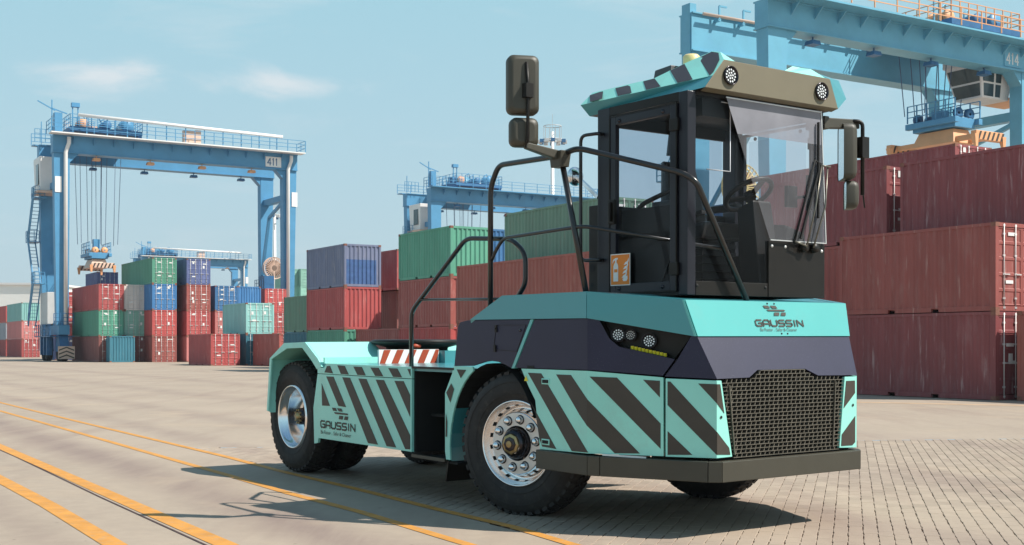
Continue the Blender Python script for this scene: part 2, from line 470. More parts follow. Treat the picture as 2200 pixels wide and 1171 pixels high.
# ------------------------------------------------------------------ ground
def ground_material(name, base, rowvar=True):
    m = bpy.data.materials.new(name); m.use_nodes = True
    n = m.node_tree; b = n.nodes['Principled BSDF']; b.inputs['Roughness'].default_value = 0.85
    b.inputs['Specular IOR Level'].default_value = 0.25
    g = n.nodes.new('ShaderNodeNewGeometry')
    def noise(scale, detail=6, sc=(1, 1, 1), rot=0.0, rough=0.6):
        mp = n.nodes.new('ShaderNodeMapping'); mp.inputs['Scale'].default_value = sc; mp.inputs['Rotation'].default_value = (0, 0, rot)
        n.links.new(g.outputs['Position'], mp.inputs[0])
        z = n.nodes.new('ShaderNodeTexNoise'); z.inputs['Scale'].default_value = scale; z.inputs['Detail'].default_value = detail; z.inputs['Roughness'].default_value = rough
        n.links.new(mp.outputs[0], z.inputs['Vector']); return z.outputs['Fac']
    def mrange(v, a, c, lo, hi):
        r = n.nodes.new('ShaderNodeMapRange'); r.inputs['From Min'].default_value = a; r.inputs['From Max'].default_value = c
        r.inputs['To Min'].default_value = lo; r.inputs['To Max'].default_value = hi
        n.links.new(v, r.inputs['Value']); return r.outputs[0]
    def mixc(f, a, c):
        x = n.nodes.new('ShaderNodeMix'); x.data_type = 'RGBA'
        n.links.new(f, x.inputs['Factor'])
        if isinstance(a, tuple): x.inputs['A'].default_value = (*a, 1)
        else: n.links.new(a, x.inputs['A'])
        x.inputs['B'].default_value = (*c, 1); return x.outputs['Result']
    c1 = mixc(mrange(noise(0.25, 8), 0.35, 0.65, 0, 1), base, tuple(k * 0.84 for k in base))
    c2 = mixc(mrange(noise(6.0, 6), 0.4, 0.75, 0, 0.5), c1, (base[0] * 1.12, base[1] * 1.12, base[2] * 1.1))
    # long wheel-mark smears that follow the painted lines
    c3 = mixc(mrange(noise(1.1, 5, (1.0, 0.12, 1), -R(31.3)), 0.50, 0.70, 0, 0.42), c2, (0.235, 0.165, 0.135))
    # worn wheel tracks running beside the lines: dirt with its own place on the ground
    dt = n.nodes.new('ShaderNodeVectorMath'); dt.operation = 'DOT_PRODUCT'; dt.inputs[1].default_value = (0.859, 0.512, 0)
    wob = n.nodes.new('ShaderNodeMath'); wob.operation = 'MULTIPLY_ADD'; wob.inputs[1].default_value = 0.5
    n.links.new(g.outputs['Position'], dt.inputs[0]); n.links.new(noise(0.35, 3), wob.inputs[0]); n.links.new(dt.outputs['Value'], wob.inputs[2])
    streaky = noise(1.4, 6, (1.0, 0.10, 1), -R(31.3), 0.7)
    for (cen, hw, amt) in ((3.85, .42, .85), (2.0, .22, .45), (5.9, .35, .5), (7.9, .5, .45), (11.0, .7, .4), (0.6, .3, .4), (15.5, .8, .4)):
        sb = n.nodes.new('ShaderNodeMath'); sb.operation = 'SUBTRACT'; sb.inputs[1].default_value = cen; n.links.new(wob.outputs[0], sb.inputs[0])
        ab = n.nodes.new('ShaderNodeMath'); ab.operation = 'ABSOLUTE'; n.links.new(sb.outputs[0], ab.inputs[0])
        ml = n.nodes.new('ShaderNodeMath'); ml.operation = 'MULTIPLY'; n.links.new(mrange(ab.outputs[0], hw * .2, hw * 1.3, amt, 0), ml.inputs[0]); n.links.new(mrange(streaky, .3, .65, .15, 1), ml.inputs[1])
        c3 = mixc(ml.outputs[0], c3, (0.215, 0.155, 0.135))
    # pale, warm dust patches and small dark spots
    c4 = mixc(mrange(noise(0.5, 3), 0.56, 0.72, 0, 0.45), c3, (0.47, 0.36, 0.26))
    c5 = mixc(mrange(noise(9.0, 3), 0.70, 0.745, 0, 0.55), c4, (0.10, 0.075, 0.06))
    gm = n.nodes.new('ShaderNodeNewGeometry')
    out = c5
    if rowvar:
        mm = n.nodes.new('ShaderNodeVectorMath'); mm.operation = 'SCALE'
        n.links.new(out, mm.inputs[0]); n.links.new(mrange(gm.outputs['Random Per Island'], 0, 1, 0.90, 1.09), mm.inputs['Scale']); out = mm.outputs[0]
    n.links.new(out, b.inputs['Base Color'])
    bp = n.nodes.new('ShaderNodeBump'); bp.inputs['Strength'].default_value = 0.35; bp.inputs['Distance'].default_value = 0.004
    n.links.new(noise(55, 4), bp.inputs['Height']); n.links.new(bp.outputs[0], b.inputs['Normal'])
    return m
GB = (0.375, 0.300, 0.234)
M['ground'] = ground_material('paved_yard', GB, False)
M['paver'] = ground_material('concrete_pavers', (0.378, 0.300, 0.232), True)
M['joint'] = mat('joint_sand', (0.17, 0.10, 0.08), 0.95, 0, 0.3, 9, dirt=(0.34, 0.25, 0.19), dirt_amt=0.95)
M['line'] = mat('worn_yellow_line_paint', (0.56, 0.245, 0.04), 0.75, 0, 0.16, 5, dirt=(0.38, 0.27, 0.17), dirt_amt=0.8, bump=0.2, bscale=60)
M['line_w'] = mat('worn_white_line_paint', (0.62, 0.58, 0.5), 0.75, 0, 0.12, 5, dirt=(0.4, 0.33, 0.26), dirt_amt=0.6)

PQ = [(1.02, 8.0), (-4.6, 17.6), (9.5, 19.6), (5.2, 8.0)]      # area laid with single pavers
ring = [(-60, -20), (-1500, 1800), (1500, 1800), (200, -20)]
gmb = MB()
gmb.add([(x, y, 0) for x, y in PQ] + [(x, y, 0) for x, y in ring],
        [(0, 1, 5, 4), (1, 2, 6, 5), (2, 3, 7, 6), (3, 0, 4, 7)])
gme = gmb.mesh('ground', fix=False)
for p in gme.polygons:
    pass
gr = link('ground', gme, M['ground'], kind='structure')
bedb = MB(); bedb.poly([(PQ[0][0] + .02, 8.0, -0.012), (5.25, 7.99, -0.012), (9.56, 19.65, -0.012), (-4.64, 17.65, -0.012)])
bed = part('joint_sand_bed', bedb, M['joint'], gr)
# interlocking pavers: one shared mesh for the single stones, one joined object for the rest
PA = math.atan2(0.265, 0.964)
cx_, sx_ = math.cos(-PA), math.sin(-PA)
def inside(x, y):
    for (a, b) in zip(PQ, PQ[1:] + PQ[:1]):
        if (b[0] - a[0]) * (y - a[1]) - (b[1] - a[1]) * (x - a[0]) > 0.0: return False
    return True
PL, PW, PH = 0.245, 0.113, 0.05
def paver_geo(k):
    """paver with its long side along y; k = how far the two long edges stand back (sand-filled gap)"""
    a = PW / 2 - k; b = PL / 2 - 0.0008; ch = 0.003; zg = 0.010
    out = [(-a, -b), (a, -b), (a + zg * .3, -b * .5), (a - zg * .3, 0), (a, b * .5), (a, b), (-a, b), (-a + zg * .3, b * .5), (-a - zg * .3, 0), (-a, -b * .5)]
    n = len(out)
    vs = [(x, y, -PH) for x, y in out] + [(x, y, -ch) for x, y in out] + [(x * (1 - ch / a), y * (1 - ch / b), 0) for x, y in out]
    fs = [tuple(range(2 * n, 3 * n))]
    for q in range(2):
        for i in range(n):
            j = (i + 1) % n; fs.append((q * n + i, q * n + j, (q + 1) * n + j, (q + 1) * n + i))
    return vs, fs
GEO = [paver_geo(k) for k in (0.0007, 0.0016, 0.0034, 0.0052)]
spots = []
for c_ in range(-140, 140):
    for r_ in range(-12, 64):
        u = c_ * PW; v = r_ * PL + (PL / 2 if c_ % 2 else 0)
        x = u * cx_ - v * sx_ + 2.0; y = u * sx_ + v * cx_ + 8.0
        if abs(x) > y * 0.43 + 0.3 or not inside(x, y) or y < 8.4: continue
        kind = random.choice((0, 1, 1)) if (r_ % 2) else random.choice((1, 2, 2, 3, 3))
        spots.append((x, y, kind))
spots.sort(key=lambda p: (p[1] if p[1] > 8.95 else 50 + p[1]))
pms = []
for vs_, fs_ in GEO:
    pmb = MB(); pmb.add(vs_, fs_); pms.append(pmb.mesh('paving_stone'))
for i, (x, y, k) in enumerate(spots[:300]):
    o = link('paving_stone', pms[k], M['paver'], gr)
    o.location = (x, y, random.uniform(-0.002, 0.0006)); o.rotation_euler = (random.uniform(-.004, .004), random.uniform(-.004, .004), -PA + random.uniform(-.008, .008))
rest = MB()
for x, y, k in spots[300:]:
    a = -PA + random.uniform(-.008, .008); c, s_ = math.cos(a), math.sin(a); dz = random.uniform(-0.002, 0.0006)
    pv, pf = GEO[k]
    rest.add([(p[0] * c - p[1] * s_ + x, p[0] * s_ + p[1] * c + y, p[2] + dz) for p in pv], pf)
ro = part('paving_stones', rest, M['paver'], gr, kind='stuff')
# painted lines
def stripline(name, pts, wd, z, m, label):
    P = [Vector((x, y)) for x, y in pts]; mb = MB(); L = []; Rr = []
    for i, p in enumerate(P):
        d = (P[min(i + 1, len(P) - 1)] - P[max(i - 1, 0)]).normalized(); nn = Vector((-d.y, d.x)) * wd / 2
        L.append(p + nn); Rr.append(p - nn)
    for i in range(len(P) - 1):
        mb.poly([(L[i].x, L[i].y, z), (L[i + 1].x, L[i + 1].y, z), (Rr[i + 1].x, Rr[i + 1].y, z), (Rr[i].x, Rr[i].y, z)])
    o = part(name, mb, m, gr)
    if label: o['label'] = label
    return o
stripline('painted_line', [(-11.9, 23.6), (-5.58, 13.44), (-4.22, 11.24), (-2.9, 9.0), (-2.4, 8.1)], 0.165, 0.004, M['line'], 'wide yellow line farthest from the tractor')
stripline('painted_line', [(-11.5, 24.6), (-7.38, 17.79), (-4.85, 13.58), (-3.27, 10.95), (-2.09, 9.0), (-1.6, 8.1)], 0.165, 0.004, M['line'], 'wide yellow line beside the long joint')
stripline('painted_line', [(-17.4, 37.0), (-11.47, 27.64), (-7.13, 20.44), (-4.25, 15.62), (-3.11, 13.72), (-2.18, 12.12), (-1.33, 10.79), (-0.53, 9.37), (0.2, 8.1)], 0.10, 0.004, M['line'], 'thin yellow line, the lower of the two running under the tractor')
stripline('painted_line', [(-18.6, 41.0), (-13.18, 31.76), (-8.34, 23.72), (-3.77, 16.21), (-2.64, 14.23), (-1.53, 12.44), (-0.68, 10.98), (0.0, 9.9), (0.44, 9.0), (0.9, 8.1)], 0.10, 0.0045, M['line'], 'thin yellow line, the upper of the two running under the tractor')
M['crack'] = mat('dark_joint_fill', (0.06, 0.03, 0.028), 0.9, 0, 0.3, 9)
stripline('expansion_joint', [(-9.6, 21.4), (-7.15, 17.23), (-6.53, 16.21), (-3.94, 11.82), (-2.24, 9.0), (-1.7, 8.1)], 0.022, 0.0035, M['crack'], 'thin dark joint in the ground beside the wide yellow line')
stripline('painted_line', [(5.5, 33.5), (9.0, 31.9), (13.4, 29.6)], 0.5, 0.004, mat('faded_orange_line', (0.47, 0.32, 0.20), 0.8, 0, 0.2, 3, dirt=(0.4, 0.33, 0.26), dirt_amt=0.8), 'faded orange band along the containers on the right')

# ------------------------------------------------------------------ shipping containers
EA = math.atan2(0.52, 0.854)            # yard axis: ends of the containers
EV = Vector((0.854, 0.52)); AV = Vector((-0.52, 0.854))
CW, CH, CL = 2.24, 2.38, 5.56
cache = {}
def corr_profile(L, period, depth):
    n = max(3, round(L / period)); p = L / n; out = []
    for i in range(n):
        t = i * p
        out += [(t + p * 0.0, 0), (t + p * 0.30, 0), (t + p * 0.48, depth), (t + p * 0.80, depth)]
    out.append((L, 0)); return out
def cont_mesh(kind, L, H):
    k = (kind, L, round(H, 2))
    if k in cache: return cache[k]
    mb = MB(); P = 0.11
    if kind == 'frame':
        for x in (0, CW - P):
            for y in (0, L - P): mb.box(x, y, 0.0, x + P, y + P, H)
        for x in (0.004, CW - .084):
            mb.box(x, P, H - .09, x + .08, L - P, H - .006)
            # bottom rail with forklift pockets
            segs = [(P, L * .36 - .13), (L * .36 + .13, L * .64 - .13), (L * .64 + .13, L - P)]
            for a, b in segs: mb.box(x, a, 0.012, x + .08, b, .15)
            mb.box(x, L * .36 - .13, .115, x + .08, L * .36 + .13, .15); mb.box(x, L * .64 - .13, .115, x + .08, L * .64 + .13, .15)
        for y in (0.004, L - .084):
            mb.box(P, y, H - .11, CW - P, y + .08, H - .004); mb.box(P, y, 0.012, CW - P, y + .08, .14)
        mb.box(.09, .1, .09, CW - .09, L - .1, .12)
    elif kind == 'side':
        pr = corr_profile(L - 2 * P, 0.262, .034)
        vs = [(0.012 + d, P + t, .15) for t, d in pr] + [(0.012 + d, P + t, H - .09) for t, d in pr]
        n = len(pr); mb.add(vs, [(i, i + 1, n + i + 1, n + i) for i in range(n - 1)])
        pr2 = [(CW - .012 - d, P + t) for t, d in pr]
    elif kind == 'roof':
        pr = corr_profile(L - .16, 0.40, .02)
        vs = [(.05, .08 + t, H - .012 - d) for t, d in pr] + [(CW - .05, .08 + t, H - .012 - d) for t, d in pr]
        n = len(pr); mb.add(vs, [(i, n + i, n + i + 1, i + 1) for i in range(n - 1)])
    elif kind == 'end':
        pr = corr_profile(CW - 2 * P, 0.245, .042)
        vs = [(P + t, .012 + d, .14) for t, d in pr] + [(P + t, .012 + d, H - .11) for t, d in pr]
        n = len(pr); mb.add(vs, [(i, i + 1, n + i + 1, n + i) for i in range(n - 1)])
    elif kind == 'back':
        mb.box(P, L - .03, .14, CW - P, L - .015, H - .11)
    elif kind == 'door':
        # one door leaf, origin at its left bottom corner: a panel with raised horizontal fields
        W = (CW - 2 * P) / 2 - .01; z0, z1 = .15, H - .12
        mb.box(0, .034, z0, W, .05, z1)
        mb.box(0, .016, z0, .05, .036, z1); mb.box(W - .05, .016, z0, W, .036, z1)
        n = 5; hh = (z1 - z0) / n
        for i in range(n + 1):
            zc = z0 + i * hh; a = max(z0, zc - .055); b = min(z1, zc + .055)
            mb.hull8([(.05, .036, a), (W - .05, .036, a), (W - .05, .036, b), (.05, .036, b)],
                     [(.05, .018, a + .02), (W - .05, .018, a + .02), (W - .05, .018, b - .02), (.05, .018, b - .02)])
    elif kind == 'bar':
        mb.tube([(0, .006, .05), (0, .006, H - .03)], .017, 6)
        for z in (.10, .35, 1.0, 1.5, H - .3, H - .07): mb.box(-.04, -.006, z - .025, .04, .03, z + .025)
        mb.box(0, -.02, .98, .22, .0, 1.01)
    elif kind == 'casting':
        mb.box(-.004, -.004, -.003, .16, .15, .11)
    elif kind == 'gasket':
        mb.box(CW / 2 - .012, .01, .15, CW / 2 + .012, .03, H - .12)
    elif kind == 'plate':
        mb.box(0, .0, 0, .30, .014, .09)
    elif kind == 'plate_tall':
        mb.box(0, .0, 0, .16, .014, .24)
    me = mb.mesh('container_' + kind, 0.0, fix=kind not in ('side', 'roof', 'end'))
    cache[k] = me
    return me
CC = {}
def cmat(key, col, dirt=(0.28, 0.16, 0.12), amt=0.25):
    CC[key] = mat('container_paint_' + key, col, 0.6, 0, 0.13, 1.6, dirt=dirt, dirt_amt=amt, stretch=(1, 1.0, 0.22), bump=0.04, bscale=30, streak=dirt)
cmat('maroon', (0.32, 0.080, 0.066), (0.42, 0.25, 0.22), 0.35); cmat('red', (0.42, 0.075, 0.072), (0.45, 0.22, 0.20), 0.3)
cmat('bright_red', (0.46, 0.075, 0.07)); cmat('rust', (0.36, 0.10, 0.075), (0.42, 0.22, 0.17), 0.3); cmat('plum', (0.25, 0.058, 0.060), (0.45, 0.30, 0.29), 0.30)
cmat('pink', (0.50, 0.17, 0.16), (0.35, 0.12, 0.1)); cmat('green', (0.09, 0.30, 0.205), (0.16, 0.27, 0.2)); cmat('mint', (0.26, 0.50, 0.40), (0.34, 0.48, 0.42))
cmat('olive', (0.13, 0.24, 0.17), (0.2, 0.17, 0.13)); cmat('aqua', (0.24, 0.50, 0.47), (0.4, 0.45, 0.4)); cmat('navy', (0.09, 0.115, 0.25), (0.25, 0.27, 0.4))
cmat('slate', (0.15, 0.17, 0.26), (0.33, 0.3, 0.3), 0.4); cmat('blue', (0.04, 0.15, 0.33), (0.12, 0.25, 0.42)); cmat('grey', (0.36, 0.38, 0.42), (0.4, 0.33, 0.28)); cmat('cream', (0.66, 0.58, 0.53), (0.5, 0.42, 0.38))
cmat('teal', (0.04, 0.17, 0.23), (0.12, 0.22, 0.24)); cmat('brown', (0.22, 0.075, 0.065), (0.3, 0.16, 0.14))
M['bar'] = mat('galvanised_bar', (0.62, 0.58, 0.56), 0.5, 0.2, 0.1, 10)
M['rusty'] = mat('rusty_casting', (0.22, 0.09, 0.06), 0.8, 0, 0.3, 9)
def container(corner, lvl, colour, label, group, L=CL, H=CH, end='doors', z=None, detail=2, seed=0):
    """corner = the near corner between long side and lit end, at ground"""
    t = thing('shipping_container', label, 'container', group, (corner[0], corner[1], (lvl * CH + lvl * 0.006 + 0.004) if z is None else z), EA)
    m = CC[colour]
    link('frame', cont_mesh('frame', L, H), m, t)
    link('side_panel', cont_mesh('side', L, H), m, t)
    o = link('side_panel', cont_mesh('side', L, H), m, t); o.rotation_euler = (0, 0, math.pi); o.location = (CW, L, 0)
    link('roof_panel', cont_mesh('roof', L, H), m, t)
    link('back_panel', cont_mesh('back', L, H), m, t)
    if end == 'doors':
        rnd = random.Random(seed * 13 + lvl)
        for i in (0, 1):
            d = link('door', cont_mesh('door', L, H), m, t)
            W = (CW - .22) / 2
            d.location = (.11 + i * W + .005, 0, 0)
            if detail >= 1:
                for q in (.24, .72):
                    b = link('locking_bar', cont_mesh('bar', L, H), M['bar'], d); b.location = (W * q, 0, 0)
            if detail >= 2:
                for q in range(rnd.randint(2, 3)):
                    tall = rnd.random() < 0.4
                    p = link('data_plate', cont_mesh('plate_tall' if tall else 'plate', L, H), M['white'], d)
                    p.location = (rnd.uniform(.32, .46) * W if i == 0 else rnd.uniform(.30, .42) * W, .01, H * rnd.choice([.3, .42, .62, .8, .86]) + rnd.uniform(-.04, .04))
    else:
        link('end_panel', cont_mesh('end', L, H), m, t)
    if detail >= 1:
        for x in (0, 1):
            for y in (0, 1):
                for zz in (0, 1):
                    if x and y and not zz: continue
                    q = link('corner_casting', cont_mesh('casting', 0, 0), M['rusty'], t)
                    q.scale = (1 - 2 * x, 1 - 2 * y, 1 - 2 * zz); q.location = (x * CW, y * L, zz * H)
    return t
def pix(px, s): return ((px - 1100) / s, 2650.0 / s)
L40 = 11.2
def along(c, e, a): return (c[0] + EV.x * e + AV.x * a, c[1] + EV.y * e + AV.y * a)
GR = 'containers stacked on the right'
c = pix(2139, 80.6)
container(c, 0, 'plum', 'dark plum ground level container beside the grille, streaked with pale scratches', GR, seed=1)
container(c, 1, 'maroon', 'brick red container with lit doors on top of the scratched plum one', GR, seed=4)
c2 = along(c, 0.42, -CL - .35)
container(c2, 0, 'rust', 'rust red container standing just before the brick red container with lit doors', GR, seed=3)
r3e = (12.12, 38.5)
nR = along(r3e, 0, -CL)
c3 = along(nR, 0, 0)
for lv, col in ((0, 'maroon'), (1, 'maroon')): container(c3, lv, col, ['dark red container hidden low behind the scratched plum one', 'dark red container behind the brick red one, second from the ground'][lv], GR, seed=5)
container(c3, 2, 'plum', 'large plum container with white vertical scrapes, above the brick red one with lit doors', GR, seed=6)
c4 = along(r3e, 0, .55)
c4 = (c4[0] - .0, c4[1])
for lv, col in ((0, 'maroon'), (1, 'maroon'), (2, 'plum')):
    container(c4, lv, col, ['dark red container low behind the front band of the tractor', 'dark red container beside the windscreen, middle of its stack', 'plum container with a small lit end, next to the scraped top one'][lv], GR, L=CL, seed=7 + lv)
c5 = pix(2052, 53.9)
for lv in (2, 3): container(c5, lv, 'plum' if lv == 3 else 'maroon', ['', '', 'red container directly under the highest dark red one', 'dark red container under the orange spreader, highest of its group'][lv], GR, L=L40, seed=12)

GM = 'containers stacked behind the tractor'
p1 = along((-2.29 - .0, 51.2), 0, 0); p1n = along(p1, 0, -L40)
container(p1n, 0, 'red', 'bright red long container at ground level behind the navy side panel', GM, L=L40)
container(p1n, 1, 'rust', 'long rust orange container behind the handrails, touching the cab outline', GM, L=L40)
p2 = along((-.34, 53.3), 0, 0); p2 = along((-.32, 53.2), 0, -7.5)
container(p2, 2, 'olive', 'long dull green container behind the handrails, above the rust orange one', GM, L=7.5)
container(p2, 1, 'maroon', 'dark container behind the rust orange one', GM, L=7.5, detail=1)
container(p2, 0, 'maroon', 'dark red container behind the bright red ground one', GM, L=7.5, detail=1)
p3 = pix(1052, 41.5); container(p3, 3, 'blue', 'blue container end peeping between two green containers', GM, end='corr', z=2 * CH + .4)
p4 = pix(968, 45.5)
container(p4, 0, 'bright_red', 'bright red container at ground level behind the fifth wheel', GM, end='corr')
container(p4, 1, 'maroon', 'dark red container carrying the tall green one with a lit end', GM, end='corr')
container(p4, 2, 'mint' if False else 'green', 'green container with corrugated lit end, crossed by the tall handrail post', GM, end='corr')
p5 = pix(740, 38.7)
container(p5, 0, 'green', 'dark green container at ground level behind the rear mudguard', GM, end='corr')
container(p5, 1, 'red', 'red corrugated container with a diagonal shadow on its end', GM, end='corr')
container(p5, 2, 'slate', 'slate blue container with a blue patch on its end, topmost of its stack', GM, end='corr')
p5b = along(p5, .55, -CL - .3)
container(p5b, 0, 'maroon', 'dark red container low beside the red striped board', GM, end='corr')
p7 = pix(853, 36.0)
for lv, col in ((0, 'maroon'), (1, 'brown')): container(p7, lv, col, ['dark red container in the gap, lowest', 'brown container in the dark gap between the two green stacks'][lv], GM, end='corr')
container(pix(853, 36.6), 2, 'red', 'narrow strip of a red container beside the green one with the lit end, third level', GM, end='corr')
container(pix(846, 32.5), 2, 'maroon', 'dark red container end behind the narrow gap, third level', GM, end='corr') if False else None
p8 = (-12.6, 79.0)
container(along(p8, 0, 0), 0, 'teal', 'dark teal container at ground level under the grey green one', GM, end='corr')
container(along(p8, 0, 0), 1, 'olive', 'grey green container in shade beside the red and slate stack', GM, end='corr')
g5 = 'light green containers beside the crane leg'
for i, px_ in enumerate((622, 646)):
    for lv in (2, 3, 4): container(pix(px_, 15.9 + i * .0), lv, 'mint', 'distant mint green container beyond crane 411, %s column, %s' % (('outer', 'inner')[i], ('lower', 'middle', 'top')[lv - 2]), g5, detail=0)
for lv in (2, 3): container(pix(815, 21.5), lv, 'mint', 'distant mint container between the slate and the tall green stacks, ' + ('upper' if lv == 3 else 'lower'), g5, detail=0)

GLc = 'coloured containers stacked on the left'
l1 = pix(453, 28.8); container(l1, 0, 'red', 'single red container with white bars, nearest of the coloured group', GLc, seed=21)
l2 = pix(528.5, 28.2); container(l2, 0, 'teal', 'dark teal container under the pale aqua one', GLc, seed=22); container(l2, 1, 'aqua', 'pale aqua container with doors, above and beside the single red one', GLc, seed=23)
container(along(l2, .45, -CL - .3), 0, 'maroon', 'dark maroon container at ground level touching the rear mudguard', GLc, seed=24)
l3 = pix(401, 23.3)
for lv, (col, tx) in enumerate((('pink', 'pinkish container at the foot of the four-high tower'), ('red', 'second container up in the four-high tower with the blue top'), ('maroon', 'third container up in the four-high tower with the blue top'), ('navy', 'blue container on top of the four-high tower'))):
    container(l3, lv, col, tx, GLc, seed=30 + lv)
l4 = pix(275.6, 23.0)
container(l4, 0, 'pink', 'red container with sunlit pink in its colour, under a dark blue one', GLc, seed=36); container(l4, 1, 'navy', 'dark blue container with doors standing on the pink one', GLc, seed=37)  # lower one is red; its pink is sunlight put into the colour
l5 = pix(336, 22.8); container(l5, 0, 'grey', 'single light grey container with doors, between pink and red ones', GLc, seed=38)
l6 = pix(212, 23.6)
for lv, (col, tx) in enumerate((('brown', 'brown red container at ground level beside the wheels of crane 411'), ('green', 'long green container in the middle of the stack beside crane 411'), ('red', 'long red container with white bars, top of the stack beside crane 411'))):
    container(l6, lv, col, tx, GLc, L=L40, seed=40 + lv)
container(along(l6, .75, -CL - .3) if False else pix(213, 23.9), 0, 'teal', 'dark teal container', GLc) if False else None
l6c = along(l6, 1.15, -1.6); container(along(l6, .62, -1.55 - 0), 0, 'teal', 'small dark teal container end standing before the brown red one', GLc, L=1.4, end='corr')
container(pix(208.6, 19.8), 3, 'navy', 'blue container peeping over the red long one', GLc, seed=45)
l7 = pix(267, 23.3)
for lv, (col, tx) in enumerate((('brown', 'brown container under the mint one'), ('mint', 'mint container under the cream one'), ('cream', 'cream white container with doors on the third level'))): container(l7, lv, col, tx, GLc, seed=50 + lv)
l8 = along(pix(327, 23.6), 0, 0)
for lv, (col, tx) in enumerate((('maroon', 'dark red container at the foot of the green topped stack'), ('bright_red', 'red container with white bars under the bright blue one'), ('blue', 'bright blue container under the long green one'), ('green', 'long green container on top of the bright blue one, highest of the coloured group'))):
    container(l8, lv, col, tx, GLc, L=L40, seed=55 + lv)
container(pix(378, 20.6), 3, 'cream', 'cream container peeping above the blue tower', GLc, seed=60)
l9 = pix(462, 22.9)
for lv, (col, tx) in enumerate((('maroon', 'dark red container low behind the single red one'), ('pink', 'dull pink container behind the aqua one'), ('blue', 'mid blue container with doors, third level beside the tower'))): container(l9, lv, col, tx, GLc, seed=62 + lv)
l10 = pix(512, 22.6)
for lv, (col, tx) in enumerate((('maroon', 'dark red container under two others beside the far leg of crane 411'), ('maroon', 'dark red container under the corrugated blue one'), ('blue', 'strong blue container with corrugated end, third level'))): container(l10, lv, col, tx, GLc, end='corr', seed=66 + lv)
l11 = pix(569, 21.8)
for lv in (0, 1, 2): container(l11, lv, ('maroon', 'red', 'bright_red')[lv], 'red container before the reel of crane 411, ' + ('lowest', 'middle', 'highest')[lv], GLc, seed=70 + lv)
lb = pix(118, 20.6)
for lv in (0, 1, 2, 3): container(lb, lv, ('navy', 'red', 'red', 'mint')[lv] if lv < 3 else 'mint', 'container behind the near leg of crane 411, ' + ('dark blue at ground level', 'red on second level', 'red on third level', 'mint on top')[lv], GLc, seed=74 + lv, z=lv * CH + 0.01 - (1.4 if lv == 3 else 0)) if lv < 3 else None
GF = 'distant containers at the left edge'
f1 = pix(12.7, 15.3); f2 = pix(46.5, 16.5)
for lv in (0, 1, 2):
    container(f1, lv, ('red', 'grey', 'bright_red')[lv], 'distant ' + ('red container, lowest of the outermost stack', 'pale grey container, middle of the outermost stack', 'bright red container, top of the outermost stack')[lv], GF, L=L40, seed=80 + lv, end='doors' if lv < 2 else 'corr')
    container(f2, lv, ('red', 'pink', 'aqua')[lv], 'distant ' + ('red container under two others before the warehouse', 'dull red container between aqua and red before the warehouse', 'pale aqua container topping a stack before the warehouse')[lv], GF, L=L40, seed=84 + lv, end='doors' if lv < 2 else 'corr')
# blue repaint patch on the slate container's end and wall
sl = [o for o in COL.objects if o.get('label', '').startswith('slate blue')][0]
pb = MB()
pr = corr_profile(CW - .22, 0.245, .042)
vs_ = [(.11 + t, .009 + d, .16) for t, d in pr if t < 1.85] + [(.11 + t, .009 + d, 1.52) for t, d in pr if t < 1.85]
n_ = len(vs_) // 2; pb.add(vs_, [(i, i + 1, n_ + i + 1, n_ + i) for i in range(n_ - 1)])
part('painted_patch', pb, mat('blue_repaint', (0.05, 0.11, 0.27), 0.6, 0, 0.2, 4, dirt=(0.05, 0.2, 0.25), dirt_amt=0.5), sl, label='darker blue repainted patch')

# big pale warehouse far behind the left crane
wh = thing('warehouse', 'long plain cream warehouse low on the horizon behind crane 411', 'warehouse', None, (-190, 300, 0))
wb = MB(); wb.box(-120, 0, 0, 78, 60, 16.4); part('wall', wb, mat('cream_cladding', (0.82, 0.79, 0.74), 0.7, 0, 0.03, 0.05), wh)
wb = MB(); wb.box(-120.5, -.5, 16.4, 78.5, 60.5, 16.9); part('roof', wb, mat('pale_roof', (0.7, 0.68, 0.66), 0.7, 0, 0.03, 0.1), wh)

# ------------------------------------------------------------------ rubber tyred gantry cranes
M['crane'] = mat('crane_blue_paint', (0.08, 0.27, 0.46), 0.45, 0, 0.10, 0.6, dirt=(0.1, 0.3, 0.5), dirt_amt=0.4)
M['crane_l'] = mat('crane_pale_blue_paint', (0.14, 0.40, 0.54), 0.45, 0, 0.10, 0.6, dirt=(0.15, 0.4, 0.6), dirt_amt=0.4)
M['crane_d'] = mat('crane_dark_blue_machinery', (0.03, 0.13, 0.28), 0.5, 0, 0.2, 2)
M['crane_w'] = mat('crane_white_paint', (0.80, 0.77, 0.74), 0.5, 0, 0.04, 1)
M['crane_o'] = mat('crane_orange_paint', (0.75, 0.36, 0.17), 0.55, 0, 0.1, 1)
M['crane_p'] = mat('crane_peach_paint', (0.72, 0.50, 0.38), 0.55, 0, 0.1, 1)
M['cable'] = mat('steel_rope', (0.12, 0.16, 0.25), 0.5, 0.3, 0.1, 1)
M['winglass'] = mat('crane_cab_glass', (0.05, 0.08, 0.09), 0.12, 0.3, 0.2, 2)
GH = 21.7; SP = 22.7; WB = 6.8; GD = 1.75
def railing(mb, a, b, h=1.15, step=1.6, r=.03, mid=2):
    a = Vector(a); b = Vector(b); L = (b - a).length; n = max(1, round(L / step))
    for i in range(n + 1):
        p = a.lerp(b, i / n); mb.bar(p, p + Vector((0, 0, h)), r * 2)
    for k in range(mid + 1):
        z = Vector((0, 0, h * (1 - k / (mid + 1)))); mb.bar(a + z, b + z, r * 1.6)
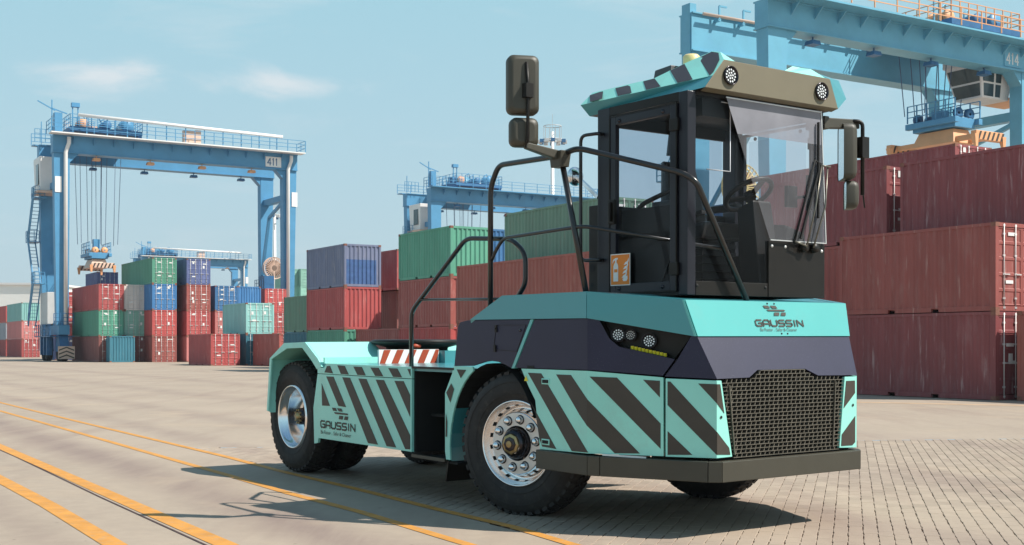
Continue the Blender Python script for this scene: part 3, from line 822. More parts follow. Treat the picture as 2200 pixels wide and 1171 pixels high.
def crane(loc, label, tro_x, num, gear='left', paint='crane', railpaint=None, box_at=None, reel=None, fine=True, spread=None, pipe=True):
    P = M[paint]; RP = M[railpaint or paint]
    t = thing('gantry_crane', label, 'crane', 'blue rubber tyred gantry cranes', (loc[0], loc[1], 0), EA)
    for (x, y, s_) in ((0, 0, 1), (SP, 0, -1), (0, WB, 1), (SP, WB, -1)):
        mb = MB(); z0, z1 = 3.4, GH - .25
        o0, o1 = (-.55, .55), (-.85, .65) if s_ > 0 else (-.65, .85)
        mb.hull8([(x + o0[0], y - .42, z0), (x + o0[1], y - .42, z0), (x + o0[1], y + .42, z0), (x + o0[0], y + .42, z0)],
                 [(x + o1[0], y - .5, z1), (x + o1[1], y - .5, z1), (x + o1[1], y + .5, z1), (x + o1[0], y + .5, z1)])
        g = x + s_ * .65
        mb.prism([(g - s_ * .1, z1 - GD + .3), (g + s_ * .95, z1 - GD + .3), (g - s_ * .1, z1 - GD - .8)], y - .45, y + .45)
        part('leg', mb, P, t)
        if y == 0 and pipe:
            mb = MB(); px_ = x + (.22 if s_ > 0 else -.18)
            mb.tube([(px_, -.72, 3.5), (px_, -.72, GH - 1.8), (px_ + .25, -.95, GH - .9), (px_ + .25, -1.0, GH - .35)], .19, 8)
            part('white_pipe', mb, M['crane_w'], t)
            mb = MB(); qx = x + (-.72 if s_ > 0 else .3); mb.box(qx, -.53, GH - 5.6, qx + .62, -.46, GH - 4.1)
            part('number_plate', mb, M['crane_w'], t)
    for y in (0, WB):
        up = .75 if y and paint == 'crane_l' else 0
        mb = MB(); mb.box(-.9, y - .55, GH - GD, SP + .9, y + .55, GH - .25 + up)
        mb.box(-.9, y - .68, GH - GD - .08, SP + .9, y + .68, GH - GD); mb.box(-.9, y - .68, GH - .25 + up, SP + .9, y + .68, GH - .17 + up)
        if up:
            m2 = MB(); m2.box(-.95, y - .45, GH - GD - 1, -.45, y + .35, GH + 1.15); part('end_post', m2, P, t)
            m2 = MB(); m2.tube([(-.3, y - .95, GH + .45), (SP - 2, y - .95, GH + .45)], .10, 6); part('cable_trough', m2, M['crane_p'], t)
            m2 = MB()
            for k in range(11): m2.bar((1 + k * 2, y - .95, GH + .2), (1 + k * 2, y - .95, GH + 1.1), .10); m2.bar((1 + k * 2, y - .95, GH + 1.1), (1.6 + k * 2, y - .95, GH + 1.1), .10); m2.box(.9 + k * 2, y - 1.0, GH + .15, 1.1 + k * 2, y - .5, GH + .3)
            part('trough_post', m2, P, t)
        for i in range(12):
            x = .9 + i * 1.9
            mb.prism([(y - .55, GH - .3), (y - 1.25, GH - .3), (y - .55, GH - .95)] if y == 0 else [(y + .55, GH - .3), (y + 1.25, GH - .3), (y + .55, GH - .95)], x, x + .06, 'yz')
        part('girder', mb, P, t)
        if y and paint == 'crane_l': continue
        mb = MB(); ys = (-1.85, -.55) if y == 0 else (WB + .55, WB + 1.45)
        mb.box(-1.3, ys[0], GH - .16, SP + 1.3, ys[1], GH - .05)
        part('walkway', mb, M['crane_w'] if y == 0 and pipe else P, t)
        mb = MB(); ye = -1.82 if y == 0 else WB + 1.42
        railing(mb, (-1.3, ye, GH), (SP + 1.3, ye, GH), 1.15, 2.0, .032)
        if y == 0: railing(mb, (SP + 1.28, -1.82, GH), (SP + 1.28, .6, GH)); railing(mb, (-1.28, -1.82, GH), (-1.28, .6, GH))
        part('handrail', mb, RP, t)
        for i in range(4):
            mb = MB(); x = 3.2 + i * 5.2 + (1.2 if y else 0)
            mb.hull8([(x - .35, y - .35, GH - GD - .55), (x + .35, y - .35, GH - GD - .55), (x + .35, y + .35, GH - GD - .55), (x - .35, y + .35, GH - GD - .55)],
                     [(x - .3, y - .3, GH - GD - .3), (x + .3, y - .3, GH - GD - .3), (x + .3, y + .3, GH - GD - .3), (x - .3, y + .3, GH - GD - .3)])
            mb.bar((x, y, GH - GD - .3), (x, y, GH - GD - .08), .07); part('floodlight', mb, M['crane_d'] if y or not pipe else M['crane_o'], t)
    if pipe:
        mb = MB(); mb.tube([(1.2, -1.5, GH + 1.75), (SP - 1.1, -1.5, GH + 1.42)], .17, 8); part('cable_trough', mb, M['crane_w'], t)
        mb = MB()
        for i in range(11): mb.bar((2.0 + i * 1.9, -1.46, GH), (2.0 + i * 1.9, -1.46, GH + 1.62), .09)
        part('trough_post', mb, P, t)
        mb = MB(); mb.box(SP * .50, -1.3, GH + .05, SP * .50 + 1.1, -.75, GH + 1.25); mb.box(SP * .5 + 1.2, -1.3, GH + .05, SP * .5 + 1.75, -.75, GH + 1.35); part('junction_box', mb, M['crane_p'], t)
    for x in (0, SP):
        mb = MB(); mb.box(x - .5, -1.1, 2.55, x + .5, WB + 1.1, 3.45); mb.box(x - .35, .5, GH - 4.9, x + .35, WB - .5, GH - 4.3)
        part('sill_beam', mb, P, t)
        for y in (-.2, WB + .2):
            mb = MB(); mb.hull8([(x - .4, y - 1.25, .95), (x + .4, y - 1.25, .95), (x + .4, y + 1.25, .95), (x - .4, y + 1.25, .95)],
                                [(x - .45, y - .5, 2.54), (x + .45, y - .5, 2.54), (x + .45, y + .5, 2.54), (x - .45, y + .5, 2.54)])
            part('bogie', mb, M['crane_d'], t)
            for dy in (-.85, .85):
                mb = MB(); mb.lathe([(.25, -.28), (.62, -.27), (.68, -.18), (.68, .18), (.62, .27), (.25, .28)], 20, 'x', (x, y + dy, .68)); part('wheel', mb, M['tyre'], t)
        mb = MB(); mb.box(x - .75, -2.15, .25, x + .75, -2.05, 1.45); b = part('bumper_board', mb, M['crane_p'], t)
        mb = MB()
        for k in range(3):
            for s_ in (-1, 1):
                z = .35 + k * .36; mb.add([(x, -2.16, z + .34), (x, -2.16, z + .22), (x + s_ * .7, -2.16, z - .06), (x + s_ * .7, -2.16, z + .06)], [(0, 1, 2, 3)])
        part('chevron', mb, M['stripe'], b)
    # machinery low on the left sill, stairs, platforms
    mb = MB(); mb.box(-.9, 2.2, 3.6, .9, 5.6, 6.7); part('power_house', mb, M['greybox'], t, .05)
    mb = MB()
    for i in range(9): mb.box(-1.1, 1.4 + i * .5, .6, -.6, 1.7 + i * .5, 2.5) if i % 3 == 0 else mb.bar((-.9, .4 + i * .75, 1.0), (-.9, .4 + i * .75, 3.6), .07)
    mb.box(-1.2, -.4, 2.35, 1.1, WB + .4, 2.45); railing(mb, (-1.15, -.4, 2.45), (-1.15, WB + .4, 2.45), 1.1, 1.0)
    railing(mb, (-.9, -.9, 3.45), (.9, -.9, 3.45), 1.1, .6)
    part('service_platform', mb, M['crane_d'] if fine else P, t)
    for i, (za, zb, ya, yb) in enumerate(((3.5, 7.6, 7.6, 4.9), (7.6, 11.9, 4.9, 7.8), (11.9, 16.0, 7.6, 4.8))):
        mb = MB(); x = -1.35
        for xx in (x - .35, x + .35): mb.bar((xx, ya, za), (xx, yb, zb), .09, .22)
        n = 12
        for k in range(n): p = Vector((x, ya, za)).lerp(Vector((x, yb, zb)), (k + .5) / n); mb.box(x - .34, p.y - .12, p.z - .02, x + .34, p.y + .12, p.z + .02)
        railing(mb, (x - .38, ya, za), (x - .38, yb, zb), 1.0, 1.2)
        part('stair', mb, P, t)
        mb = MB(); mb.box(-1.75, yb - .9, zb - .05, -.6, yb + .9, zb + .03); railing(mb, (-1.72, yb - .9, zb), (-1.72, yb + .9, zb), 1.1, .6); railing(mb, (-1.72, yb - .9, zb), (-.8, yb - .9, zb), 1.1, .5)
        part('landing', mb, P, t)
    mb = MB(); mb.bar((SP - .45, .4, GH - 5.2), (SP - .45, 4.2, GH - 6.4), .28); mb.bar((SP - .45, 4.2, GH - 6.4), (SP - .45, WB - .4, GH - 12.4), .28)
    mb.bar((.4, .4, GH - 5.2), (.4, WB - .4, GH - 12.0), .22); part('brace', mb, P, t)
    # trolley
    x0, x1 = tro_x - 3.4, tro_x + 3.4
    mb = MB(); mb.box(x0, -.9, GH + .35, x1, WB + .6, GH + .75); mb.box(x0, -.7, GH + .0, x0 + .4, WB + .5, GH + .35); mb.box(x1 - .4, -.7, GH, x1, WB + .5, GH + .35)
    tr = part('trolley_deck', mb, M['crane_d'], t)
    rnd = random.Random(num and sum(map(ord, num)) or 3)
    mb = MB(); railing(mb, (x0, -.85, GH + .75), (x1, -.85, GH + .75), 1.15, .9); railing(mb, (x0, WB + .55, GH + .75), (x1, WB + .55, GH + .75), 1.15, .9)
    railing(mb, (x1, -.85, GH + .75), (x1, WB + .55, GH + .75), 1.15, .9); railing(mb, (x0, -.85, GH + .75), (x0, WB + .55, GH + .75), 1.15, .9)
    part('trolley_railing', mb, RP, t)
    for i, (dx, y) in enumerate(((2.2, .8), (.2, .6), (-1.9, 1.2), (.9, 4.6))):
        mb = MB(); rr = (.62, .45, .5, .7)[i]
        mb.lathe([(.05, -.7), (rr, -.7), (rr, -.6), (rr * .8, -.58), (rr * .8, .58), (rr, .6), (rr, .7), (.05, .7)], 18, 'y', (tro_x + dx, y, GH + .8 + rr))
        part('rope_drum', mb, (M['crane'], M['crane_d'], M['crane_o'], M['crane_l'])[i], t)
    for i in range(7):
        mb = MB(); bx = x0 + .5 + i * .85; by = rnd.uniform(-.2, 5); hh = rnd.uniform(.5, 1.3); mb.box(bx, by, GH + .76, bx + rnd.uniform(.4, .8), by + rnd.uniform(.6, 1.2), GH + .76 + hh)
        part('motor', mb, rnd.choice([M['crane_d'], M['crane'], M['crane_p'], M['greybox']]), t, .04)
    mb = MB()
    for i in range(5):
        y = rnd.uniform(0, 5); xx = x0 + 1 + i * 1.2; mb.tube([(xx, y, GH + .8), (xx, y, GH + 1.9), (xx + .5, y, GH + 2.2), (xx + 1.0, y + .5, GH + 1.6)], .06, 6)
    mb.bar((x0 + .6, 1, GH + .8), (x0 + .6, 1, GH + 3.0), .1); mb.bar((x0 + 1.1, 1, GH + .8), (x0 + 1.1, 1, GH + 3.0), .1); mb.box(x0 + .5, .8, GH + 2.9, x0 + 1.25, 1.3, GH + 3.3)
    mb.bar((x0 + .6, 1, GH + 1.9), (x0 + 1.1, 1, GH + 1.9), .08)
    part('pipework', mb, P, t)
    mb = MB(); mb.bar((-.9, 0, GH), (-.9, 0, GH + 3.2), .1); mb.bar((-.9, 0, GH + 2.4), (.5, 0, GH + 2.0), .1); mb.bar((-2.2, 0, GH + 3.0), (-.6, 0, GH + 2.2), .1); mb.bar((-.6, WB, GH), (-.6, WB, GH + 2.2), .08); mb.box(-.7, -.3, GH + .2, .0, .5, GH + 2.0)
    railing(mb, (-1.4, WB - 1, GH), (.6, WB - 1, GH), 1.3, .5)
    if paint != 'crane_l': part('mast', mb, P, t)
    if box_at:
        bx, by, bz = box_at; mb = MB(); mb.hull8([(bx - .9, by - 1.4, bz), (bx + .7, by - 1.4, bz), (bx + .7, by + 1.4, bz), (bx - .9, by + 1.4, bz)],
                                                [(bx - 1.0, by - 1.6, bz + 3.3), (bx + .9, by - 1.6, bz + 3.3), (bx + .9, by + 1.6, bz + 3.3), (bx - 1.0, by + 1.6, bz + 3.3)])
        cb = part('electrical_cabin', mb, M['crane_w'], t, .05)
        mb = MB(); mb.box(bx - 1.03, by - 1.0, bz + .6, bx - .98, by + .2, bz + 2.6); part('window', mb, M['winglass'], cb)
        mb = MB(); mb.box(bx - 1.2, by - 1.8, bz - .25, bx + 1.1, by + 1.8, bz - .05); part('cabin_floor', mb, M['crane_p'], cb)
    # operator cab with big windows under the trolley
    cx0 = tro_x + gear if isinstance(gear, (int, float)) else None
    if cx0 is not None:
        mb = MB(); z1 = GH - .75; z0 = z1 - 2.7
        mb.hull8([(cx0 - .3, 1.0, z0), (cx0 + 2.4, 1.0, z0), (cx0 + 2.4, 3.2, z0), (cx0 - .3, 3.2, z0)], [(cx0 - .9, .6, z1 - .5), (cx0 + 2.6, .6, z1 - .5), (cx0 + 2.6, 3.6, z1 - .5), (cx0 - .9, 3.6, z1 - .5)])
        mb.box(cx0 - 1.0, .5, z1 - .5, cx0 + 2.7, 3.7, z1)
        cb = part('operator_cab', mb, M['crane_w'], t, .05)
        def q(u, v): return Vector((cx0 - .9 + .6 * (1 - v) + u * (3.4 - .6 * (1 - v)), .6 + .4 * (1 - v) - .014, z0 + v * 2.1))
        for (u0, u1, v0, v1) in ((.04, .40, .5, .95), (.46, .64, .5, .95), (.06, .40, .06, .44), (.46, .64, .06, .44)):
            mb = MB(); mb.poly([q(u0, v0), q(u1, v0), q(u1, v1), q(u0, v1)]); part('window', mb, M['winglass'], cb)
        def q(u, v): return Vector((cx0 - .9 + .6 * (1 - v) - .012, .6 + .4 * (1 - v) + u * (3.0 - .8 * (1 - v)), z0 + v * 2.1))
        for (v0, v1) in ((.5, .95), (.06, .44)):
            mb = MB(); mb.poly([q(.06, v0), q(.94, v0), q(.94, v1), q(.06, v1)]); part('window', mb, M['winglass'], cb)
        mb = MB(); railing(mb, (cx0 + 2.6, .4, z0 + .3), (cx0 + 5.2, .4, z0 + .3), 1.3, .5); mb.box(cx0 + 2.5, .4, z0 + .1, cx0 + 5.2, 3.4, z0 + .25); part('cab_walkway', mb, M['crane_o'], t)
    if reel:
        rx, ry, rz, rr = reel
        mb = MB()
        mb.lathe([(rr, -.25), (rr, -.19), (rr - .08, -.19), (rr - .08, -.25), (rr, -.25)], 30, 'y', (rx, ry, rz))
        mb.lathe([(rr, .25), (rr, .19), (rr - .08, .19), (rr - .08, .25), (rr, .25)], 30, 'y', (rx, ry, rz))
        for k in range(28):
            a = 2 * math.pi * k / 28; c, s_ = math.cos(a), math.sin(a)
            for yy in (-.22, .22): mb.bar((rx + c * .3, ry + yy * .6, rz + s_ * .3), (rx + c * (rr - .04), ry + yy, rz + s_ * (rr - .04)), .09, .05)
        rl = part('cable_reel', mb, M['crane_p'] if rr < 1.3 else M['beacon'], t)
        mb = MB(); mb.lathe([(.05, -.14), (rr * .72, -.14), (rr * .72, .14), (.05, .14)], 24, 'y', (rx, ry, rz)); part('wound_cable', mb, M['brownc'], rl)
        mb = MB(); mb.box(rx - 1.7, ry - 1.2, rz - rr - 1.4, rx + 1.2, ry + 1.2, rz - rr - 1.2); railing(mb, (rx - 1.7, ry - 1.2, rz - rr - 1.2), (rx - 1.7, ry + 1.2, rz - rr - 1.2), 1.1, .6)
        mb.box(rx - 1.4, ry - .9, rz - rr - 1.2, rx - .3, ry + .9, rz - rr + .3); mb.bar((rx, ry + .5, rz), (rx + .9, ry + .5, rz), .3); part('reel_platform', mb, M['crane_d'], t)
    # number on the near girder
    if num:
        nx = SP - 2.6; mb = MB(); mb.box(nx, -.60, GH - 1.62, nx + 1.7, -.555, GH - .57); nb = part('number_board', mb, M['crane_w'] if pipe else P, t)
        mb = MB(); strokes(mb, num, lambda u, v: (nx + .22 + u, -.605, GH - 1.44 + v), .7, .36, .14, .1); part('number', mb, M['crane_d'] if pipe else M['crane_w'], nb)
    if spread is not None:
        mb = MB()
        for dx in (-1.6, -.6, .2, .7, 1.9):
            for y in (2.4, 4.8): mb.bar((tro_x + dx * 1.15, y, GH), (tro_x + dx, y + (3.65 - y) * .3, spread + 1.6), .045)
        part('hoist_rope', mb, M['cable'], t)
    return t
def spreader(loc, label, wide, paint, rz=0):
    t = thing('container_spreader', label, 'spreader', None, loc, EA + rz)
    # headblock, sheaves, telescopic frame, end beams, flippers; long axis along local y
    mb = MB(); mb.box(-.8, -1.6, .9, .8, 1.6, 1.5); mb.box(-1.1, -1.9, 1.1, -.8, 1.9, 1.45); mb.box(.8, -1.9, 1.1, 1.1, 1.9, 1.45); part('headblock', mb, M['crane'], t, .04)
    for y in (-1.5, 1.5):
        mb = MB()
        for x in (-.45, .45): mb.lathe([(.08, -.08), (.33, -.1), (.30, 0), (.33, .1), (.08, .08)], 16, 'y', (x, y, 1.72))
        part('sheave', mb, M['crane_o' if paint == 'crane_p' else 'crane_d'], t)
    mb = MB(); railing(mb, (-1.0, -1.8, 1.5), (-1.0, 1.8, 1.5), 1.0, .7); railing(mb, (1.0, -1.8, 1.5), (1.0, 1.8, 1.5), 1.0, .7); mb.box(-.3, -.3, 2.0, .3, .3, 2.9) if paint == 'crane_p' else mb.box(-.3, -.2, 1.5, .3, .6, 2.1); part('guard_rail', mb, M['crane'], t)
    mb = MB(); L = wide
    mb.hull8([(-.9, -1.6, .0), (.9, -1.6, .0), (.9, 1.6, .0), (-.9, 1.6, .0)], [(-.6, -1.3, .85), (.6, -1.3, .85), (.6, 1.3, .85), (-.6, 1.3, .85)])
    for x in (-.65, .4): mb.box(x, -L / 2, .05, x + .25, L / 2, .35)
    part('telescopic_frame', mb, M[paint], t, .03)
    for y in (-L / 2, L / 2):
        mb = MB(); mb.box(-1.1, y - .2, -.1, 1.1, y + .2, .42); e = part('end_beam', mb, M[paint], t, .03)
        mb = MB()
        for k in range(6): mb.add([(-1.0 + k * .36, y - .21, -.08), (-.85 + k * .36, y - .21, -.08), (-.65 + k * .36, y - .21, .38), (-.8 + k * .36, y - .21, .38)], [(0, 1, 2, 3)])
        part('hazard_stripes', mb, M['stripe'], e)
        for x in (-1.1, 1.1):
            mb = MB(); mb.hull8([(x - .08, y - .25, -.5), (x + .08, y - .25, -.5), (x + .08, y - .1, -.5), (x - .08, y - .1, -.5)], [(x - .15, y - .25, .2), (x + .15, y - .25, .2), (x + .15, y + .1, .2), (x - .15, y + .1, .2)]); part('corner_guide', mb, M['crane_o'], t)
    return t
M['brownc'] = mat('wound_cable_brown', (0.22, 0.15, 0.11), 0.8, 0, 0.2, 6)
crane((-43.0, 117.8), 'complete blue gantry crane numbered 411 with white pipes down its legs', 4.0, '411', gear=None, box_at=(-.35, 5.2, GH - 5.0), reel=(SP + .15, 4.4, 9.9, 1.2), spread=10.0)
spreader((-43.0 + EV.x * 4.0 + AV.x * 3.6, 117.8 + EV.y * 4.0 + AV.y * 3.6, 9.2), 'peach and blue spreader hanging on ropes below crane 411', 5.4, 'crane_p')
crane((-9.8, 157.0), 'blue gantry crane with its top showing between the green containers and the handrails', 6.0, None, gear=None, box_at=(-.1, 3.6, GH - 5.2), pipe=False, spread=9.0, paint='crane')
crane((-82.0, 276.0), 'farthest blue gantry crane peeping over the blue topped tower between the legs of crane 411', 3.6, None, gear=None, fine=False)
crane((15.2, 71.9), 'nearest pale blue gantry crane numbered 414 behind the cab roof', 17.9, '414', gear=2.3, paint='crane_l', railpaint='crane_o', reel=(.45, 3.2, 11.1, 1.4), pipe=False, spread=15.5)
spreader((15.2 + EV.x * 18.2 + AV.x * 2.8, 71.9 + EV.y * 18.2 + AV.y * 2.8, 15.0), 'orange and blue spreader hanging just over the highest dark red container', 6.4, 'crane_o').scale = (1.25, 1.1, 1.15)

# ------------------------------------------------------------------ light masts
def light_mast(x, y, h, label):
    t = thing('light_mast', label, 'light mast', 'tall floodlight masts', (x, y, 0))
    mb = MB(); mb.tube([(0, 0, 0), (0, 0, h * .5), (0, 0, h)], .5, 12, radii=[.55, .42, .28]); part('pole', mb, M['crane_w'], t)
    mb = MB(); mb.lathe([(1.9, -.12), (2.1, -.12), (2.1, .12), (1.9, .12), (1.9, -.12)], 24, 'z', (0, 0, h - 1.6))
    for k in range(6): a = k * math.pi / 3; mb.bar((0, 0, h - 1.6), (2 * math.cos(a), 2 * math.sin(a), h - 1.6), .14)
    for k in range(10): a = k * math.pi / 5; mb.bar((1.7 * math.cos(a), 1.7 * math.sin(a), h - 1.5), (1.7 * math.cos(a), 1.7 * math.sin(a), h + 1.1), .08)
    mb.lathe([(1.66, 0), (1.74, 0), (1.74, .12), (1.66, .12)], 24, 'z', (0, 0, h + 1.0)); mb.bar((0, 0, h), (0, 0, h + 3.4), .08)
    part('ring', mb, M['greybox'], t)
    for k in range(12):
        a = k * math.pi / 6; c, s_ = math.cos(a) * 2.4, math.sin(a) * 2.4
        mb = MB(); mb.box(c - .4, s_ - .4, h - 2.25, c + .4, s_ + .4, h - 1.6); part('floodlight', mb, M['crane_d'] if k % 2 else M['greybox'], t, .06)
light_mast((1187 - 1100) / 11.2, 2650 / 11.2, (744 - 278) / 11.2 + 1.0, 'tall white floodlight mast rising behind the near mirror bracket')
light_mast((590 - 1100) / 9.4, 2650 / 9.4, (744 - 436) / 9.4 + .2, 'distant floodlight mast seen between the legs of crane 411')

# ------------------------------------------------------------------ terminal tractor
YAW = R(36.0); TILT = math.atan(26 / 2650)
fw = Vector((math.sin(YAW), -math.cos(YAW), 0)); lf = Vector((math.cos(YAW), math.sin(YAW), 0))
AM = Matrix.Rotation(TILT, 3, 'X') @ Matrix((fw, lf, Vector((0, 0, 1)))).transposed()
TR = thing('terminal_tractor', 'teal and navy terminal tractor with striped panels and glazed cab standing in the yard', 'tractor')
TR.matrix_world = Matrix.Translation((0.06, 10.43, 0)) @ AM.to_4x4()
CY = 1.29; W2 = 2 * CY
S0, S1 = 0.905, 1.956
def corner(z):
    P = [(0.4, 1.84, .48), (1.215, 1.84, .48), (1.535, 1.70, .41), (1.815, 1.615, .36)]
    for a, b in zip(P, P[1:]):
        if z <= b[0] or b is P[-1]:
            t = (z - a[0]) / (b[0] - a[0]); return a[1] + (b[1] - a[1]) * t, a[2] + (b[2] - a[2]) * t
def surf(s, z, off=0.0):
    """point on the body shell: s runs along the side, the chamfered corner and the front"""
    cx, cy = corner(z)
    if s <= S0: return (s, -off, z)
    if s <= S1:
        t = (s - S0) / (S1 - S0); return (S0 + (cx - S0) * t + off * .45, cy * t - off * .89, z)
    return (cx + off, cy + (s - S1) * (W2 - 2 * cy) / (W2 - .96), z)
def clip(poly, lim, keep_low):
    out = []
    for i in range(len(poly)):
        a, b = poly[i - 1], poly[i]
        ia = (a[0] <= lim) if keep_low else (a[0] >= lim); ib = (b[0] <= lim) if keep_low else (b[0] >= lim)
        if ia != ib:
            t = (lim - a[0]) / (b[0] - a[0]); out.append((lim, a[1] + (b[1] - a[1]) * t))
        if ib: out.append(b)
    return out
def shell(mb, poly, o0=0.0, o1=-.03):
    for lo, hi in ((-99, S0), (S0, S1), (S1, 99)):
        p = poly
        if lo > -99: p = clip(p, lo, False)
        if p and hi < 99: p = clip(p, hi, True)
        if len(p) < 3: continue
        q = [(min(max(s, lo + 1e-5), hi - 1e-5), z) for s, z in p]
        mb.hull8([surf(s, z, o0) for s, z in q], [surf(s, z, o1) for s, z in q])
    return mb
def mir(pts): return [(x, W2 - y, z) for x, y, z in pts]
def spart(name, poly, m, o0=0.0, o1=-.03, parent=None, bevel=0.0, both=False, label=None):
    mb = MB(); shell(mb, poly, o0, o1)
    if both:
        b2 = MB(); b2.v = [(x, W2 - y, z) for x, y, z in mb.v]; b2.f = list(mb.f); b2.smooth = list(mb.smooth)
        part(name, b2, m, parent or TR, bevel)
    return part(name, mb, m, parent or TR, bevel, label)
arch = [(-.41 + .67 * math.cos(a), .60 + .715 * math.sin(a)) for a in [R(k) for k in range(0, 181, 12)]]
# --- lower front panels with stripe film
A_ = [(.29, .603), (.27, .75), (.227, 1.004), (.13, 1.12), (.031, 1.262), (S0, 1.264), (1.535, 1.222), (1.535, .622), (S0, .615)]
pa = spart('front_side_panel', A_, M['mint'], 0, -.025, bevel=.004)
for p in ([(.16, .99), (.51, .621), (.324, .627), (.285, .69), (.235, .896)], [(.127, 1.23), (.309, 1.229), (.915, .623), (.713, .619)],
          [(.51, 1.226), (.70, 1.226), (.906, 1.039), (1.345, .634), (1.137, .627), (.811, .914)], [(.924, 1.22), (1.155, 1.215), (1.513, .87), (1.513, .678)],
          [(1.371, 1.202), (1.507, 1.196), (1.507, 1.07)]):
    spart('dark_stripe', p, M['stripe'], .003, -.001, pa)
for s, z in ((.371, 1.165), (.371, .668)):
    mb = MB(); mb.box(s - .052, -.0065, z - .024, s + .052, .0, z + .024); part('slot_rim', mb, M['mint'], pa, .005)
    mb = MB(); mb.box(s - .040, -.009, z - .014, s + .040, -.002, z + .014); part('slot', mb, M['blackm'], pa)
mb = MB(); mb.add([(.131, -.004, 1.16), (.076, -.004, 1.16), (.103, -.004, 1.208)], [(0, 1, 2)]); part('warning_triangle', mb, M['yellow'], pa)
mb = MB(); mb.box(.12, -.004, 1.264, .21, .02, 1.29); part('catch', mb, M['blackm'], pa)
B_ = [(1.552, 1.216), (2.005, 1.204), (2.122, .626), (1.552, .618)]
pb_ = spart('front_corner_panel', B_, M['mint'], 0, -.03, bevel=.004)
for p in ([(1.569, 1.192), (1.591, 1.192), (1.911, .867), (2.085, .697), (2.099, .644), (1.954, .652), (1.569, 1.013)], [(1.812, 1.181), (1.990, 1.178), (2.033, .958)], [(1.57, .814), (1.766, .642), (1.57, .634)]):
    spart('dark_stripe', p, M['stripe'], .003, -.001, pb_)
def ys(y): return S1 + (y - .48)
C_ = [(ys(1.949), 1.204), (ys(2.10), 1.204), (ys(2.10), .618), (ys(1.885), .626)]
pc_ = spart('front_corner_panel', C_, M['mint'], 0, -.03, bevel=.004, label='narrow striped corner panel right of the grille')
for p in ([(ys(1.965), 1.17), (ys(2.075), 1.171), (ys(2.077), 1.069), (ys(1.935), .948)], [(ys(2.08), .879), (ys(2.08), .663), (ys(2.045), .64), (ys(1.905), .642), (ys(1.912), .734)]):
    spart('dark_stripe', p, M['stripe'], .003, -.001, pc_)
for s, z, pp in ((2.0, .93, pb_), (ys(2.05), .97, pc_)):
    mb = MB(); p = surf(s, z, .0045); mb.lathe([(0.0005, 0), (.012, 0)], 12, 'x', p); part('bolt_hole', mb, M['blackm'], pp)
mb = MB(); shell(mb, [(S0, 1.264), (1.956, 1.21), (1.956, .62), (S0, .62)], 0, -.03); fb = MB(); fb.v = [(x, W2 - y, z) for x, y, z in mb.v]; fb.f = mb.f; fb.smooth = mb.smooth
fb.add([(a, W2, z) for a, z in [(.29, .603), (.227, 1.004), (.031, 1.262), (S0, 1.264), (S0, .615)]] + [(a, W2 - .03, z) for a, z in [(.29, .603), (.227, 1.004), (.031, 1.262), (S0, 1.264), (S0, .615)]],
       [(0, 1, 2, 3, 4), (9, 8, 7, 6, 5)])
part('front_side_panel', fb, M['mint'], TR, label='matching panel on the far side')
mb = MB()
p0 = surf(1.04, .612, .012); p1 = surf(1.40, .605, .012); mb.bar(p0, p1, .012, .014); part('white_strip', mb, M['white'], TR)
# --- bumper: segments following the plan of the nose
def bump_pt(s, off):
    P = [(.27, 0), (.93, 0), (1.02, .045), (1.80, .435), (1.86, .50), (1.86, W2 - .50), (1.80, W2 - .435), (1.02, W2 - .045), (.93, W2), (.27, W2)]
    return P
BP = bump_pt(0, 0)
def offp(i, d):
    a = Vector(BP[max(i - 1, 0)]); b = Vector(BP[i]); c = Vector(BP[min(i + 1, len(BP) - 1)])
    n1 = (b - a).normalized() if i else (c - b).normalized(); n2 = (c - b).normalized() if i < len(BP) - 1 else n1
    n = Vector(((n1.y + n2.y), -(n1.x + n2.x))).normalized(); return b + n * d / max(.5, n.dot(Vector((n1.y, -n1.x))))
for i in range(len(BP) - 1):
    a0, a1 = offp(i, .03), offp(i, -.13); b0, b1 = offp(i + 1, .03), offp(i + 1, -.13)
    g = (Vector(b0) - Vector(a0)).normalized() * .002
    a0 = a0 + g; a1 = a1 + g; b0 = b0 - g; b1 = b1 - g
    zb, zt = .445, .60
    mb = MB(); mb.hull8([(a0.x, a0.y, zb), (b0.x, b0.y, zb), (b1.x, b1.y, zb), (a1.x, a1.y, zb)], [(a0.x, a0.y, zt), (b0.x, b0.y, zt), (b1.x, b1.y, zt), (a1.x, a1.y, zt)])
    part('bumper', mb, M['bumper'], TR, .006)
# --- grille
gy0, gy1 = .56, 1.94
mb = MB(); mb.box(1.74, .50, .6, 1.77, W2 - .50, 1.30); part('grille_backing', mb, M['blackm'], TR)
mb = MB(); nr = 22
def gl(z): return .525 + (1.207 - z) * .22
def gr_(z): return 1.945 - (1.19 - z) * .09
zt = 1.205
rows = []
for i in range(nr + 1):
    z = .618 + i * (.655 / nr); rows.append(z)
bars = []
vb = MB()
for i, z in enumerate(rows):
    y0, y1 = gl(min(z, 1.207)) + .01, gr_(min(z, 1.19)) - .01
    if z > 1.213: k = (z - 1.213) / .06; y0, y1 = .86 + .10 * k, 1.57 - .11 * k
    m2 = MB(); m2.bar((1.825, y0, z), (1.825, y1, z), .024, .0052); gb = part('grille_bar', m2, M['grille'], TR); bars.append(gb)
    if i < nr:
        zn = rows[i + 1]; n = 0; y = .40 + (.041 if i % 2 else 0)
        while y < 2.2:
            if y0 + .01 < y < y1 - .01:
                vb.bar((1.822, y - .006, z), (1.822, y + .006, zn), .02, .008, up=(0, 1, 0))
            y += .082 * .5 * 2 / 1.6
part('grille_webs', vb, M['grille'], TR, kind='stuff')
mb = MB(); mb.bar((1.842, .67, .64), (1.842, .61, 1.17), .012, .008); mb.bar((1.842, 1.80, .64), (1.842, 1.83, 1.17), .012, .008); part('grille_cover_edge', mb, M['grille'], TR)
